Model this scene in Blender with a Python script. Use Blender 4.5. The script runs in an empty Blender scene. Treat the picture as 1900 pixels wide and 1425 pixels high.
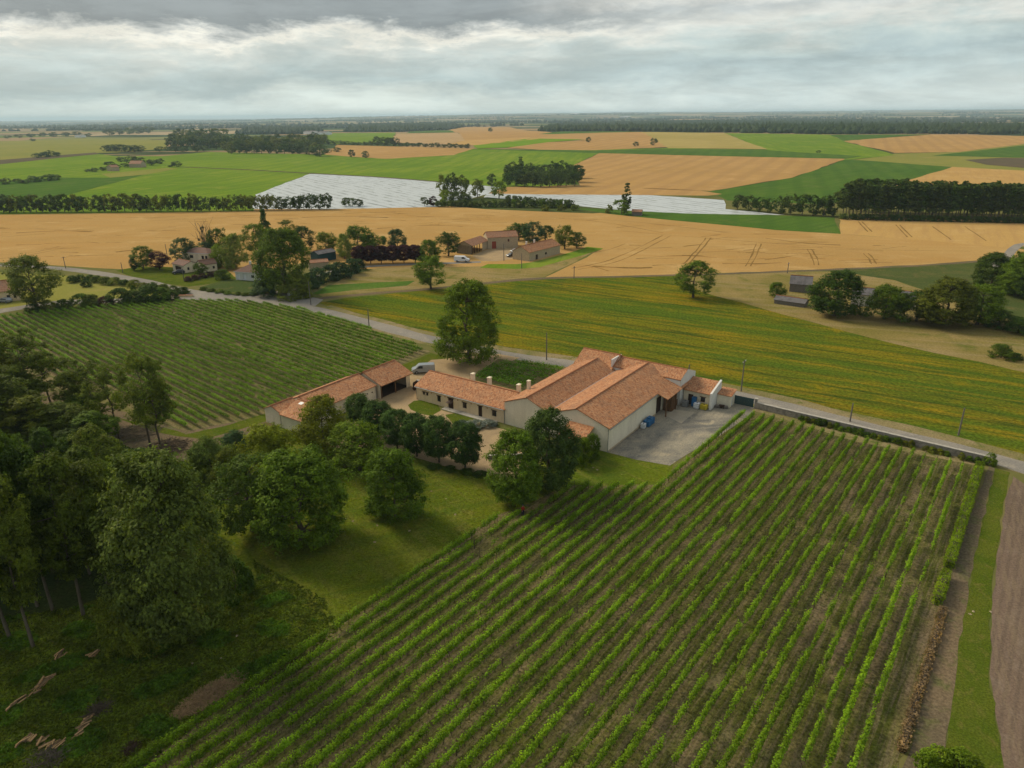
import bpy, math, random
import numpy as np
from mathutils import Vector, Matrix
from mathutils.geometry import delaunay_2d_cdt

SC = bpy.context.scene
COL = SC.collection
R_ = math.radians

# ------------------------------------------------------------------ camera
FPX = 1317.0            # focal length in pixels of the 1900 x 1425 photograph
CAM_H = 52.0            # drone height over the yard
ROLL = R_(0.5)
PITCH = math.atan((712.5 - 214.0) / FPX)
cam_data = bpy.data.cameras.new('camera')
cam_data.sensor_fit = 'HORIZONTAL'
cam_data.sensor_width = 36.0
cam_data.lens = 36.0 * FPX / 1900.0
cam_data.clip_start = 0.5
cam_data.clip_end = 120000.0
cam = bpy.data.objects.new('camera', cam_data)
COL.objects.link(cam)
cam.matrix_world = (Matrix.Translation((0, 0, CAM_H)) @ Matrix.Rotation(math.pi / 2 - PITCH, 4, 'X')
                    @ Matrix.Rotation(-ROLL, 4, 'Z'))
SC.camera = cam

# ------------------------------------------------------------------ light and exposure
SUN_ELEV, SUN_AZ = R_(35), R_(-54)       # azimuth measured from +Y towards +X
SUN_STRENGTH, SUN_ANGLE = 3.7, R_(22)
SKY_STRENGTH = 0.06
CLOUD_GAIN = 0.92
EXPOSURE = 0.08
SC.view_settings.view_transform = 'Standard'
SC.view_settings.look = 'None'
SC.view_settings.gamma = 1.0
SC.view_settings.exposure = EXPOSURE
SC.cycles.use_denoising = True
SC.cycles.max_bounces = 4
SC.cycles.adaptive_threshold = 0.015
SC.cycles.diffuse_bounces = 2
SC.cycles.transparent_max_bounces = 6
SC.cycles.volume_bounces = 1

sun_data = bpy.data.lights.new('sun', 'SUN')
sun_data.energy = SUN_STRENGTH
sun_data.angle = SUN_ANGLE
sun_data.color = (1.0, 0.88, 0.68)
sun = bpy.data.objects.new('sun', sun_data)
COL.objects.link(sun)
sdir = Vector((math.sin(SUN_AZ) * math.cos(SUN_ELEV), math.cos(SUN_AZ) * math.cos(SUN_ELEV), math.sin(SUN_ELEV)))
sun.rotation_euler = (-sdir).to_track_quat('-Z', 'Y').to_euler()
sun.location = (0, 0, 300)


class NT:
    """small helper to wire shader nodes"""
    def __init__(self, tree):
        self.t = tree
        tree.nodes.clear()

    def n(self, typ, ins=None, **props):
        nd = self.t.nodes.new(typ)
        for k, v in props.items():
            setattr(nd, k, v)
        for k, v in (ins or {}).items():
            s = nd.inputs[k]
            if isinstance(v, bpy.types.NodeSocket):
                self.t.links.new(v, s)
            else:
                s.default_value = v
        return nd

    def math(self, op, a, b=0.0, c=0.0, clamp=False):
        return self.n('ShaderNodeMath', {0: a, 1: b, 2: c}, operation=op, use_clamp=clamp).outputs[0]

    def vmath(self, op, a, b=(0, 0, 0)):
        nd = self.n('ShaderNodeVectorMath', {0: a, 1: b}, operation=op)
        return nd.outputs['Value'] if op in ('DOT_PRODUCT', 'LENGTH') else nd.outputs[0]

    def mix(self, fac, a, b, blend='MIX'):
        nd = self.n('ShaderNodeMix', data_type='RGBA', blend_type=blend)
        for s, v in (('Factor', fac), ('A', a), ('B', b)):
            sock = [i for i in nd.inputs if i.name == s and i.enabled and (s == 'Factor' or i.type == 'RGBA')][0]
            if s == 'Factor':
                sock = [i for i in nd.inputs if i.name == 'Factor' and i.type == 'VALUE'][0]
            if isinstance(v, bpy.types.NodeSocket):
                self.t.links.new(v, sock)
            else:
                sock.default_value = (*v, 1.0) if not isinstance(v, (int, float)) and len(v) == 3 else v
        return [o for o in nd.outputs if o.type == 'RGBA'][0]

    def noise(self, vec, scale, detail=4.0, rough=0.55, dist=0.0):
        return self.n('ShaderNodeTexNoise', {'Vector': vec, 'Scale': scale, 'Detail': detail, 'Roughness': rough,
                                             'Distortion': dist}).outputs[0]

    def ramp(self, fac, stops, interp='LINEAR'):
        nd = self.n('ShaderNodeValToRGB', {'Fac': fac})
        cr = nd.color_ramp
        cr.interpolation = interp
        while len(cr.elements) < len(stops):
            cr.elements.new(0.5)
        for e, (p, c) in zip(cr.elements, stops):
            e.position = p
            e.color = (*c, 1.0) if len(c) == 3 else c
        return nd.outputs[0]

    def rng(self, v, a, b, c=0.0, d=1.0):
        return self.n('ShaderNodeMapRange', {'Value': v, 'From Min': a, 'From Max': b, 'To Min': c, 'To Max': d},
                      interpolation_type='SMOOTHSTEP').outputs[0]


# ------------------------------------------------------------------ sky: broken cloud deck over a hazy horizon
world = bpy.data.worlds.new('World')
SC.world = world
world.use_nodes = True
w = NT(world.node_tree)
geo = w.n('ShaderNodeTexCoord').outputs['Generated']
sep = w.n('ShaderNodeSeparateXYZ', {0: geo}).outputs
sx, sz = sep[0], sep[2]
sky = w.n('ShaderNodeTexSky', sky_type='NISHITA', sun_disc=False, sun_elevation=SUN_ELEV, sun_rotation=SUN_AZ,
          air_density=1.2, dust_density=3.0).outputs[0]
skyc = w.vmath('MULTIPLY', sky, (SKY_STRENGTH,) * 3)
v1 = w.vmath('MULTIPLY', geo, (4.6, 4.6, 15.0))
v2 = w.vmath('MULTIPLY', geo, (16.0, 16.0, 60.0))
v3 = w.vmath('MULTIPLY', geo, (7.0, 7.0, 36.0))
n1 = w.noise(v1, 1.0, 8, 0.64, 0.35)
n2 = w.noise(v2, 1.0, 8, 0.7, 0.4)
n3 = w.noise(v3, 1.0, 6, 0.62, 0.25)
e = w.math('MULTIPLY_ADD', w.math('SUBTRACT', n1, 0.5), 0.105, sz)
e = w.math('MULTIPLY_ADD', w.math('SUBTRACT', n2, 0.5), 0.04, e)
e = w.math('MULTIPLY_ADD', sx, -0.026, e)
rA = w.ramp(e, [(0.0, (.86, .94, .87)), (.022, (.76, .85, .80)), (.045, (.50, .61, .61)), (.066, (.60, .69, .67)), (.084, (.74, .79, .74)),
                (.095, (1.04, 1.02, .90)), (.103, (.66, .69, .66)), (.113, (.31, .35, .36)), (.17, (.36, .40, .41)),
                (.30, (.44, .47, .48)), (1.0, (.48, .51, .53))])
rB = w.ramp(e, [(0.0, (.78, .87, .83)), (.03, (.62, .73, .72)), (.055, (.47, .58, .59)), (.075, (.58, .68, .66)),
                (.095, (.80, .82, .76)), (.115, (.60, .65, .64)), (.135, (.92, .92, .85)), (.17, (.55, .60, .61)),
                (.30, (.45, .48, .49)), (1.0, (.48, .51, .53))])
mAB = w.rng(w.math('MULTIPLY_ADD', n1, 0.35, sx), 0.16, 0.46)
cl = w.mix(mAB, rA, rB)
streak = w.rng(n3, 0.35, 0.68, 0.88, 1.14)
cl = w.vmath('MULTIPLY', cl, w.n('ShaderNodeCombineXYZ', {0: streak, 1: streak, 2: streak}).outputs[0])
cl = w.vmath('MULTIPLY', cl, (CLOUD_GAIN,) * 3)
tot = w.mix(0.93, skyc, cl)
bg = w.n('ShaderNodeBackground', {'Color': tot, 'Strength': 1.0}).outputs[0]
w.n('ShaderNodeOutputWorld', {'Surface': bg})

# ------------------------------------------------------------------ pixel <-> ground, terrain
cp, sp = math.cos(PITCH), math.sin(PITCH)
cr_, sr_ = math.cos(ROLL), math.sin(ROLL)


def sstep(x, a, b):
    t = min(1.0, max(0.0, (x - a) / (b - a)))
    return t * t * (3 - 2 * t)


def terrain(x, y):
    """flat around the farm, a low swell under the far fields, rolling land at the horizon"""
    d = math.hypot(x, y)
    if d < 600:
        return 0.0
    h = 13.0 * math.exp(-((x - 420) ** 2 / (2 * 620.0 ** 2) + (y - 1800) ** 2 / (2 * 480.0 ** 2)))
    h *= sstep(d, 600, 1100)
    f = sstep(d, 3600, 9000)
    if f > 0:
        h += f * (9 + 12 * math.sin(x / 2300.0 + 1.3) + 9 * math.sin(y / 1500.0 + x / 5200.0) + 6 * math.sin((x - y) / 870.0))
        h += 75 * sstep(d, 7000, 19000) * sstep(x, -9000, 3000)
        h -= 10 * f * sstep(-x, 0, 5000)
    return h


def ray(px, py):
    u, v = (px - 950) / FPX, -(py - 712.5) / FPX
    ul, vl = u * cr_ + v * sr_, -u * sr_ + v * cr_
    return (ul, cp + vl * sp, -sp + vl * cp)


def G(px, py, z=None):
    """where the ground is that the photograph shows at this pixel"""
    d = ray(px, py)
    if d[2] > -0.0016:
        d = (d[0], d[1], -0.0016)
    zz = 0.0 if z is None else z
    for _ in range(1 if z is not None else 7):
        t = (zz - CAM_H) / d[2]
        if z is None:
            zz = terrain(d[0] * t, d[1] * t)
    return Vector((d[0] * t, d[1] * t, zz))


def depth_of(p):
    return p[1] * cp - (p[2] - CAM_H) * sp


def P(p):
    b, c = p[1] * sp + (p[2] - CAM_H) * cp, depth_of(p)
    ul, vl = p[0] / c, b / c
    return 950 + (ul * cr_ - vl * sr_) * FPX, 712.5 - (ul * sr_ + vl * cr_) * FPX


def height_for(p, py_top):
    lo, hi = 0.1, 60.0
    for _ in range(30):
        m = (lo + hi) / 2
        if P((p[0], p[1], p[2] + m))[1] > py_top:
            lo = m
        else:
            hi = m
    return lo


# ------------------------------------------------------------------ objects
def tag(o, label=None, cat=None, group=None, kind=None):
    for k, v in (('label', label), ('category', cat), ('group', group), ('kind', kind)):
        if v:
            o[k] = v
    return o


def link(o, parent=None):
    COL.objects.link(o)
    if parent:
        o.parent = parent
    return o


def empty(name, loc=(0, 0, 0), rz=0.0, label=None, cat=None, group=None):
    o = bpy.data.objects.new(name, None)
    o.empty_display_size = 0.3
    o.location = loc
    o.rotation_euler = (0, 0, rz)
    tag(o, label, cat, group)
    return link(o)


def mesh_np(name, verts, faces, mats=(), mat_idx=None, smooth=False):
    """verts (N,3), faces (M,k) all with the same number of corners"""
    me = bpy.data.meshes.new(name)
    verts = np.asarray(verts, np.float32)
    faces = np.asarray(faces, np.int32)
    m, k = faces.shape
    me.vertices.add(len(verts))
    me.vertices.foreach_set('co', verts.ravel())
    me.loops.add(m * k)
    me.loops.foreach_set('vertex_index', faces.ravel())
    me.polygons.add(m)
    me.polygons.foreach_set('loop_start', np.arange(0, m * k, k, dtype=np.int32))
    try:
        me.polygons.foreach_set('loop_total', np.full(m, k, np.int32))
    except Exception:
        pass
    if mat_idx is not None:
        me.polygons.foreach_set('material_index', np.asarray(mat_idx, np.int32))
    if smooth:
        me.polygons.foreach_set('use_smooth', np.ones(m, bool))
    me.update(calc_edges=True)
    me.validate()
    for x in mats:
        me.materials.append(x)
    return me


class MB:
    """collects faces; obj() links them as one mesh object. off is subtracted from every point"""
    def __init__(self, off=(0, 0, 0)):
        self.v, self.f, self.uv, self.off = [], [], [], Vector((*off, 0)[:3])

    def poly(self, pts, uv=None):
        i = len(self.v)
        self.v += [tuple(Vector(p) - self.off) for p in pts]
        self.f.append(tuple(range(i, i + len(pts))))
        self.uv.append(uv or [(0, 0)] * len(pts))

    def box(self, x0, x1, y0, y1, z0, z1):
        c = [(x0, y0, z0), (x1, y0, z0), (x1, y1, z0), (x0, y1, z0), (x0, y0, z1), (x1, y0, z1), (x1, y1, z1), (x0, y1, z1)]
        for q in ((3, 2, 1, 0), (4, 5, 6, 7), (0, 1, 5, 4), (1, 2, 6, 5), (2, 3, 7, 6), (3, 0, 4, 7)):
            self.poly([c[i] for i in q])

    def tube(self, p, q, r0, r1=None, n=6, caps=True):
        p, q = Vector(p), Vector(q)
        r1 = r0 if r1 is None else r1
        d = (q - p).normalized()
        a = d.orthogonal().normalized()
        b = d.cross(a)
        A = [p + (a * math.cos(t) + b * math.sin(t)) * r0 for t in (2 * math.pi * i / n for i in range(n))]
        B_ = [q + (a * math.cos(t) + b * math.sin(t)) * r1 for t in (2 * math.pi * i / n for i in range(n))]
        for i in range(n):
            j = (i + 1) % n
            self.poly([A[i], A[j], B_[j], B_[i]])
        if caps:
            self.poly(A[::-1])
            self.poly(B_)

    def slab(self, e0, e1, r1, r0, th=0.12):
        """a roof slope from eave e0-e1 up to ridge r0-r1; top carries metric uv"""
        e0, e1, r1, r0 = map(Vector, (e0, e1, r1, r0))
        ax = (e1 - e0).normalized()
        up = ((r0 - e0) - ax * (r0 - e0).dot(ax)).normalized()
        uvf = lambda p: ((p - e0).dot(ax), (p - e0).dot(up))
        top = [e0, e1, r1, r0]
        n = (e1 - e0).cross(r0 - e0)
        if n.z < 0:
            top = top[::-1]
        self.poly(top, [uvf(p) for p in top])
        dn = Vector((0, 0, -th))
        self.poly([p + dn for p in top[::-1]])
        for i in range(4):
            a, b = top[i], top[(i + 1) % 4]
            self.poly([b, a, a + dn, b + dn])

    def wall(self, p0, p1, z0, z1, openings=(), depth=0.22):
        """wall skin from p0 to p1 (outside lies to the right), with recessed openings (u0,u1,v0,v1)"""
        p0, p1 = Vector((*p0, 0)), Vector((*p1, 0))
        L_ = (p1 - p0).length
        d = (p1 - p0) / L_
        inn = Vector((-d.y, d.x, 0))
        pt = lambda u, v, k=0.0: p0 + d * u + Vector((0, 0, v)) + inn * k
        us = sorted({0.0, L_, *[o[0] for o in openings], *[o[1] for o in openings]})
        vs = sorted({z0, z1, *[o[2] for o in openings], *[o[3] for o in openings]})
        for i in range(len(us) - 1):
            for j in range(len(vs) - 1):
                uc, vc = (us[i] + us[i + 1]) / 2, (vs[j] + vs[j + 1]) / 2
                if any(o[0] < uc < o[1] and o[2] < vc < o[3] for o in openings):
                    continue
                self.poly([pt(us[i], vs[j]), pt(us[i + 1], vs[j]), pt(us[i + 1], vs[j + 1]), pt(us[i], vs[j + 1])])
        for u0, u1, v0, v1 in openings:
            r = [(u0, v0), (u1, v0), (u1, v1), (u0, v1)]
            for k in range(4):
                a, b = r[k], r[(k + 1) % 4]
                self.poly([pt(*b), pt(*a), pt(*a, depth), pt(*b, depth)])

    def obj(self, name, mat, parent=None, smooth=False, uv=False):
        me = bpy.data.meshes.new(name)
        me.from_pydata(self.v, [], self.f)
        if uv:
            lay = me.uv_layers.new(name='UVMap')
            flat = [c for f in self.uv for p in f for c in p]
            lay.data.foreach_set('uv', flat)
        me.update()
        if smooth:
            me.polygons.foreach_set('use_smooth', [True] * len(me.polygons))
        me.materials.append(mat)
        o = bpy.data.objects.new(name, me)
        return link(o, parent)
# ------------------------------------------------------------------ materials
def new_mat(name):
    m = bpy.data.materials.new(name)
    m.use_nodes = True
    return m, NT(m.node_tree)


def finish(nt, col, rough=0.9, bump=None, bump_d=0.05, bump_s=0.6, spec=0.2, metal=0.0, extra=None):
    ins = {'Base Color': col, 'Roughness': rough, 'Specular IOR Level': spec, 'Metallic': metal}
    if bump is not None:
        ins['Normal'] = nt.n('ShaderNodeBump', {'Height': bump, 'Strength': bump_s, 'Distance': bump_d}).outputs[0]
    sh = nt.n('ShaderNodeBsdfPrincipled', ins).outputs[0]
    if extra:
        sh = extra(sh)
    nt.n('ShaderNodeOutputMaterial', {'Surface': sh})


def ground_mat(name, c1, c2, c3, s1=0.03, s2=0.25, s3=3.0, stripe=None, fine=0.35, rough=0.95, spots=None, bump=0.15):
    """land cover: two broad tones, patches of a third, fine grain, optional rows (angle_deg, period_m, colour, amount)"""
    m, nt = new_mat(name)
    pos = nt.n('ShaderNodeNewGeometry').outputs['Position']
    a = nt.noise(pos, s1, 5, 0.6, 0.4)
    col = nt.mix(nt.rng(a, 0.36, 0.64), c1, c2)
    b = nt.noise(pos, s2, 6, 0.65, 0.6)
    col = nt.mix(nt.rng(b, 0.5, 0.72), col, c3)
    if stripe:
        for (ang, per, sc, amt, wob) in stripe:
            n = (-math.sin(R_(ang)), math.cos(R_(ang)), 0)
            d = nt.vmath('DOT_PRODUCT', pos, n)
            d = nt.math('MULTIPLY_ADD', nt.noise(pos, 0.02 if per > 1 else .2, 3), wob, d)
            if per > 0:
                s = nt.math('SINE', nt.math('MULTIPLY', d, 2 * math.pi / per))
                f = nt.rng(s, -0.3, 0.9, 0.0, amt)
            else:               # irregular streaks: noise stretched along the direction
                al = nt.vmath('DOT_PRODUCT', pos, (math.cos(R_(ang)), math.sin(R_(ang)), 0))
                vv = nt.n('ShaderNodeCombineXYZ', {0: nt.math('MULTIPLY', d, 1.0 / -per), 1: nt.math('MULTIPLY', al, 0.06 / -per)}).outputs[0]
                f = nt.rng(nt.noise(vv, 1.0, 4, 0.6), 0.46, 0.62, 0.0, amt)
            col = nt.mix(f, col, sc)
    if spots:
        sc, scale, lo = spots
        f = nt.rng(nt.noise(pos, scale, 3, 0.5), lo, lo + 0.05)
        col = nt.mix(f, col, sc)
    g = nt.noise(pos, s3, 5, 0.7)
    g2 = nt.rng(g, 0.25, 0.75, 1 - fine, 1 + fine)
    col = nt.vmath('MULTIPLY', col, nt.n('ShaderNodeCombineXYZ', {0: g2, 1: g2, 2: g2}).outputs[0])
    finish(nt, col, rough, g if bump else None, bump, 0.7, spec=0.0)
    return m


M = {}
# foliage: tint comes from the object's colour, clumps and leaves vary around it
def foliage(name, yellow=(1.5, 1.25, 0.6), trans=0.28):
    m, nt = new_mat(name)
    oi = nt.n('ShaderNodeObjectInfo').outputs
    pos = nt.n('ShaderNodeNewGeometry').outputs['Position']
    n1 = nt.noise(pos, 0.55, 3, 0.6)
    n2 = nt.noise(pos, 5.0, 2, 0.7)
    v = nt.math('MULTIPLY', nt.rng(n1, 0.3, 0.7, 0.66, 1.36), nt.rng(n2, 0.3, 0.7, 0.62, 1.38))
    v = nt.math('MULTIPLY', v, nt.math('MULTIPLY_ADD', oi['Random'], 0.3, 0.85))
    c = nt.vmath('MULTIPLY', oi['Color'], nt.n('ShaderNodeCombineXYZ', {0: v, 1: v, 2: v}).outputs[0])
    cy = nt.vmath('MULTIPLY', c, yellow)
    col = nt.mix(nt.rng(nt.noise(pos, 1.3, 3, 0.6), 0.45, 0.75, 0.0, 0.7), c, cy)

    def ex(sh):
        tr = nt.n('ShaderNodeBsdfTranslucent', {'Color': nt.vmath('MULTIPLY', col, (1.3, 1.4, 0.7))}).outputs[0]
        return nt.n('ShaderNodeMixShader', {0: trans, 1: sh, 2: tr}).outputs[0]
    finish(nt, col, 0.7, spec=0.08, extra=ex)
    return m


M['leaf'] = foliage('leaf_green')


def plain(name, c, rough=0.8, var=0.25, scale=1.5, spec=0.3, metal=0.0, c2=None, streak=False, bump=None):
    m, nt = new_mat(name)
    pos = nt.n('ShaderNodeTexCoord').outputs['Object']
    vv = nt.vmath('MULTIPLY', pos, (1, 1, 0.25)) if streak else pos
    a = nt.noise(vv, scale, 5, 0.65)
    b = nt.rng(nt.noise(pos, scale * 9, 3, 0.7), 0.3, 0.7, 1 - var * .6, 1 + var * .6)
    c2 = c2 or tuple(x * (1 - var) for x in c)
    col = nt.mix(nt.rng(a, 0.38, 0.7), c, c2)
    col = nt.vmath('MULTIPLY', col, nt.n('ShaderNodeCombineXYZ', {0: b, 1: b, 2: b}).outputs[0])
    finish(nt, col, rough, a if bump else None, bump or 0.01, 0.5, spec, metal)
    return m


M['bark'] = plain('bark', (.11, .085, .06), .95, .4, 2.0, .1, streak=True, bump=.05)
M['bark_pale'] = plain('bark_pale', (.15, .125, .09), .95, .4, 2.0, .1, streak=True, bump=.05)
M['stucco'] = plain('cream_stucco', (.76, .66, .48), .9, .12, .5, .15, c2=(.63, .54, .39), streak=True)
M['stucco_grey'] = plain('pale_render', (.78, .71, .55), .9, .1, .4, .15, c2=(.68, .61, .47), streak=True)
M['stucco_tan'] = plain('tan_stucco', (.76, .60, .38), .9, .14, .7, .15, c2=(.63, .49, .31), streak=True)
M['white_wall'] = plain('white_render', (.68, .67, .62), .85, .1, .7, .2, streak=True)
M['stone'] = plain('limestone', (.46, .37, .24), .95, .35, 2.2, .1, c2=(.33, .28, .2), bump=.05)
M['grey_stone'] = plain('grey_stone', (.30, .27, .23), .95, .45, 1.6, .1, c2=(.17, .155, .13), bump=.06)
M['timber'] = plain('brown_timber', (.16, .085, .04), .8, .4, 3, .2)
M['dark_timber'] = plain('dark_timber', (.06, .035, .022), .75, .3, 3, .2)
M['grey_timber'] = plain('weathered_timber', (.2, .18, .155), .9, .35, 3, .1)
M['cut_log'] = plain('cut_log', (.50, .33, .15), .9, .35, 4, .1, c2=(.36, .21, .10))
M['log_bark'] = plain('log_bark', (.22, .15, .085), .95, .4, 4, .1)
M['straw'] = plain('cut_straw', (.34, .23, .12), .95, .4, 3, .05)
M['glass'] = plain('window_glass', (.02, .022, .025), .12, .1, 1, .6)
M['bay_shade'] = plain('painted_bay_shade', (.03, .025, .02), .9, .2, 1, .1)  # near-black colour that paints the shade inside the open cart bay
M['metal'] = plain('zinc', (.33, .34, .34), .45, .2, 2, .4, .6)
M['silver'] = plain('silver_paint', (.30, .33, .35), .3, .04, .4, .5, .35)
M['white_paint'] = plain('white_paint', (.74, .75, .75), .35, .04, .4, .5)
M['dark_paint'] = plain('dark_paint', (.02, .025, .035), .3, .05, .4, .5)
M['blue_paint'] = plain('blue_paint', (.015, .12, .28), .5, .25, 1.2, .4)
M['green_paint'] = plain('green_gate_paint', (.006, .045, .05), .55, .15, 1.0, .35)
M['teal_paint'] = plain('teal_sheet', (.008, .05, .055), .6, .2, 1.0, .3)
M['red_paint'] = plain('red_paint', (.30, .06, .03), .7, .15, 1.0, .3)
M['yellow_paint'] = plain('yellow_paint', (.45, .36, .02), .5, .3, 2.0, .3)
M['rubber'] = plain('tyre_rubber', (.02, .02, .02), .9, .1, 1, .2)
M['slate'] = plain('grey_sheet_roof', (.15, .14, .14), .8, .35, .8, .2, streak=True)
M['concrete'] = plain('concrete', (.42, .39, .33), .9, .25, .8, .15)
M['pole'] = plain('grey_pole', (.15, .135, .12), .9, .25, 2, .15)
M['terracotta'] = plain('terracotta', (.40, .17, .08), .85, .3, 3, .15)


def tiles(name, ca, cb, cc, dirt):
    """canal tiles: rounded columns, each tile its own tone, weather stains"""
    m, nt = new_mat(name)
    uv = nt.n('ShaderNodeTexCoord').outputs['UV']
    br = nt.n('ShaderNodeTexBrick', {'Vector': uv, 'Color1': (1, 1, 1, 1), 'Color2': (0, 0, 0, 1), 'Mortar': (.5, .5, .5, 1), 'Scale': 1.0,
                                     'Mortar Size': 0.012, 'Bias': 0.0, 'Brick Width': 0.21, 'Row Height': 0.34}, offset=0.0)
    su = nt.n('ShaderNodeSeparateXYZ', {0: uv}).outputs
    cell = nt.n('ShaderNodeCombineXYZ', {0: nt.math('FLOOR', nt.math('DIVIDE', su[0], 0.21)), 1: nt.math('FLOOR', nt.math('DIVIDE', su[1], 0.34))}).outputs[0]
    wn = nt.n('ShaderNodeTexWhiteNoise', {'Vector': cell}, noise_dimensions='2D').outputs[0]
    col = nt.ramp(wn, [(0, cc), (.18, ca), (.6, cb), (.86, ca), (.93, dirt), (1, cb)])
    n = nt.noise(uv, .35, 5, .6)
    col = nt.mix(nt.rng(n, .42, .7, 0, .45), col, dirt)
    col = nt.mix(nt.rng(nt.noise(uv, 1.6, 4, .6), .55, .75, 0, .5), col, cc)
    wv = nt.math('SINE', nt.math('MULTIPLY', su[0], 2 * math.pi / 0.21))
    sh = nt.rng(wv, -1, .2, .72, 1.0)     # darker along the channel between tile columns
    col = nt.vmath('MULTIPLY', col, nt.n('ShaderNodeCombineXYZ', {0: sh, 1: sh, 2: sh}).outputs[0])
    hgt = nt.math('ADD', nt.math('MULTIPLY', wv, .5), nt.math('MULTIPLY', nt.math('FRACT', nt.math('DIVIDE', su[1], .34)), -.5))
    finish(nt, col, .8, hgt, .03, .35, .1)
    return m


M['tiles'] = tiles('clay_canal_tiles', (.42, .185, .085), (.54, .285, .145), (.28, .105, .048), (.25, .15, .095))
M['tiles_old'] = tiles('old_clay_tiles', (.36, .17, .09), (.44, .24, .14), (.26, .12, .07), (.22, .16, .12))
M['tiles_brown'] = tiles('brown_tiles', (.17, .09, .065), (.21, .12, .085), (.13, .07, .05), (.12, .09, .075))


# land covers
M['lawn'] = ground_mat('lawn_grass', (.115, .142, .011), (.080, .115, .010), (.160, .158, .026), .06, .35, 2.5, fine=.4, stripe=[(-52, -1.1, (.15, .15, .03), .55, .4), (20, -1.8, (.065, .11, .012), .5, .8)], spots=((.36, .32, .24), 1.1, .745))
M['rough'] = ground_mat('rough_grass', (.058, .085, .009), (.080, .095, .012), (.115, .10, .025), .07, .5, 2.8, fine=.55, spots=((.17, .12, .075), .16, .68))
M['vsoil'] = ground_mat('vineyard_soil', (.165, .126, .068), (.125, .116, .036), (.075, .104, .014), .06, .45, 3.2, fine=.55,
                        stripe=[(52.55, 3.472, (.060, .078, .012), .6, 1.6), (52.55, -.55, (.075, .085, .014), .6, .25), (52.55, -.35, (.22, .165, .105), .45, .2)])
M['vsoil_back'] = ground_mat('vineyard_back_soil', (.23, .18, .095), (.18, .15, .065), (.105, .125, .025), .05, .4, 3.0, fine=.35,
                             stripe=[(-41.5, -.6, (.085, .105, .03), .7, .25)])
M['gravel_yard'] = ground_mat('yard_tarmac', (.32, .285, .215), (.155, .15, .135), (.38, .325, .225), .16, .3, 5, fine=.35, stripe=[(54.9, -.8, (.14, .135, .12), .3, 1.5), (10, -1.6, (.34, .30, .22), .35, 1.5)])
M['pad'] = ground_mat('concrete_pad', (.42, .36, .26), (.38, .33, .25), (.34, .3, .23), .2, .6, 6, fine=.15)
M['sand'] = ground_mat('courtyard_sand', (.40, .29, .16), (.34, .25, .145), (.29, .215, .13), .12, .5, 6, fine=.2)
M['lawn_fine'] = ground_mat('mown_lawn', (.070, .102, .010), (.095, .115, .014), (.130, .125, .028), .15, .8, 5, fine=.4)
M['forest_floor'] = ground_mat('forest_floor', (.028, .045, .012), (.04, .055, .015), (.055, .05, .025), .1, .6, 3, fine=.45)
M['road'] = ground_mat('road_tarmac', (.27, .245, .205), (.22, .205, .18), (.32, .285, .23), .08, .3, 3, fine=.2)
M['verge'] = ground_mat('dry_verge', (.27, .21, .11), (.18, .16, .06), (.11, .13, .03), .08, .4, 3)
M['track'] = ground_mat('dirt_track', (.17, .125, .075), (.13, .105, .065), (.11, .12, .04), .06, .4, 3)
M['meadow'] = ground_mat('flowering_meadow', (.140, .135, .010), (.085, .110, .011), (.21, .16, .009), .035, .14, 1.6, fine=.5,
                         stripe=[(-31, -2.6, (.040, .068, .011), .9, 2.0), (-31, -1.6, (.27, .175, .012), .55, 1.0), (-31, -6.0, (.06, .105, .011), .7, 2.0), (-31, -12.0, (.075, .12, .012), .6, 3.0)])
M['dry'] = ground_mat('dry_grass', (.27, .20, .075), (.185, .155, .042), (.115, .125, .024), .035, .12, 2.0, fine=.3, stripe=[(-20, -3, (.29, .22, .11), .5, 2)])
M['weeds'] = ground_mat('weedy_fallow', (.06, .085, .025), (.085, .10, .03), (.12, .11, .04), .04, .2, 2.0, fine=.35)
M['wheat'] = ground_mat('ripe_wheat', (.43, .272, .098), (.375, .232, .08), (.48, .32, .13), .012, .05, 1.2, fine=.12,
                        stripe=[(-8, -6, (.40, .225, .07), .5, 3), (28, -2.5, (.42, .25, .085), .35, 2)], spots=((.17, .15, .05), .03, .735))
M['wheat_pale'] = ground_mat('pale_wheat', (.46, .29, .10), (.42, .26, .09), (.50, .33, .13), .012, .05, 1.2, fine=.1, stripe=[(60, -3, (.37, .22, .09), .4, 2)])
M['tan'] = ground_mat('stubble_field', (.43, .26, .095), (.38, .23, .08), (.48, .30, .12), .006, .03, .8, fine=.1, stripe=[(65, 21, (.30, .18, .075), .38, 5), (65, -7, (.36, .21, .08), .4, 3)])
M['ochre'] = ground_mat('ochre_field', (.36, .28, .09), (.31, .25, .07), (.40, .31, .11), .006, .03, .8, fine=.1)
M['stripe'] = ground_mat('striped_stubble', (.48, .33, .17), (.44, .30, .15), (.5, .36, .2), .006, .03, .8, fine=.1, stripe=[(72, 17, (.27, .17, .08), .8, 3)])
M['green'] = ground_mat('green_crop', (.175, .245, .022), (.125, .205, .018), (.22, .255, .04), .006, .03, 1.0, fine=.2, stripe=[(80, -5, (.09, .165, .016), .5, 2), (84, 21, (.11, .185, .02), .4, 3)])
M['green_dark'] = ground_mat('dark_green_crop', (.065, .13, .02), (.085, .15, .022), (.11, .15, .035), .008, .05, 1.0, fine=.22, stripe=[(40, -4, (.05, .10, .018), .5, 2), (70, 18, (.05, .105, .018), .35, 3)])
M['green_vivid'] = ground_mat('vivid_green_crop', (.15, .25, .012), (.13, .23, .012), (.17, .25, .02), .008, .05, 1.0, fine=.1)
M['pale_green'] = ground_mat('pale_pasture', (.23, .22, .05), (.20, .205, .045), (.27, .23, .07), .008, .05, 1.0, fine=.12)
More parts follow.
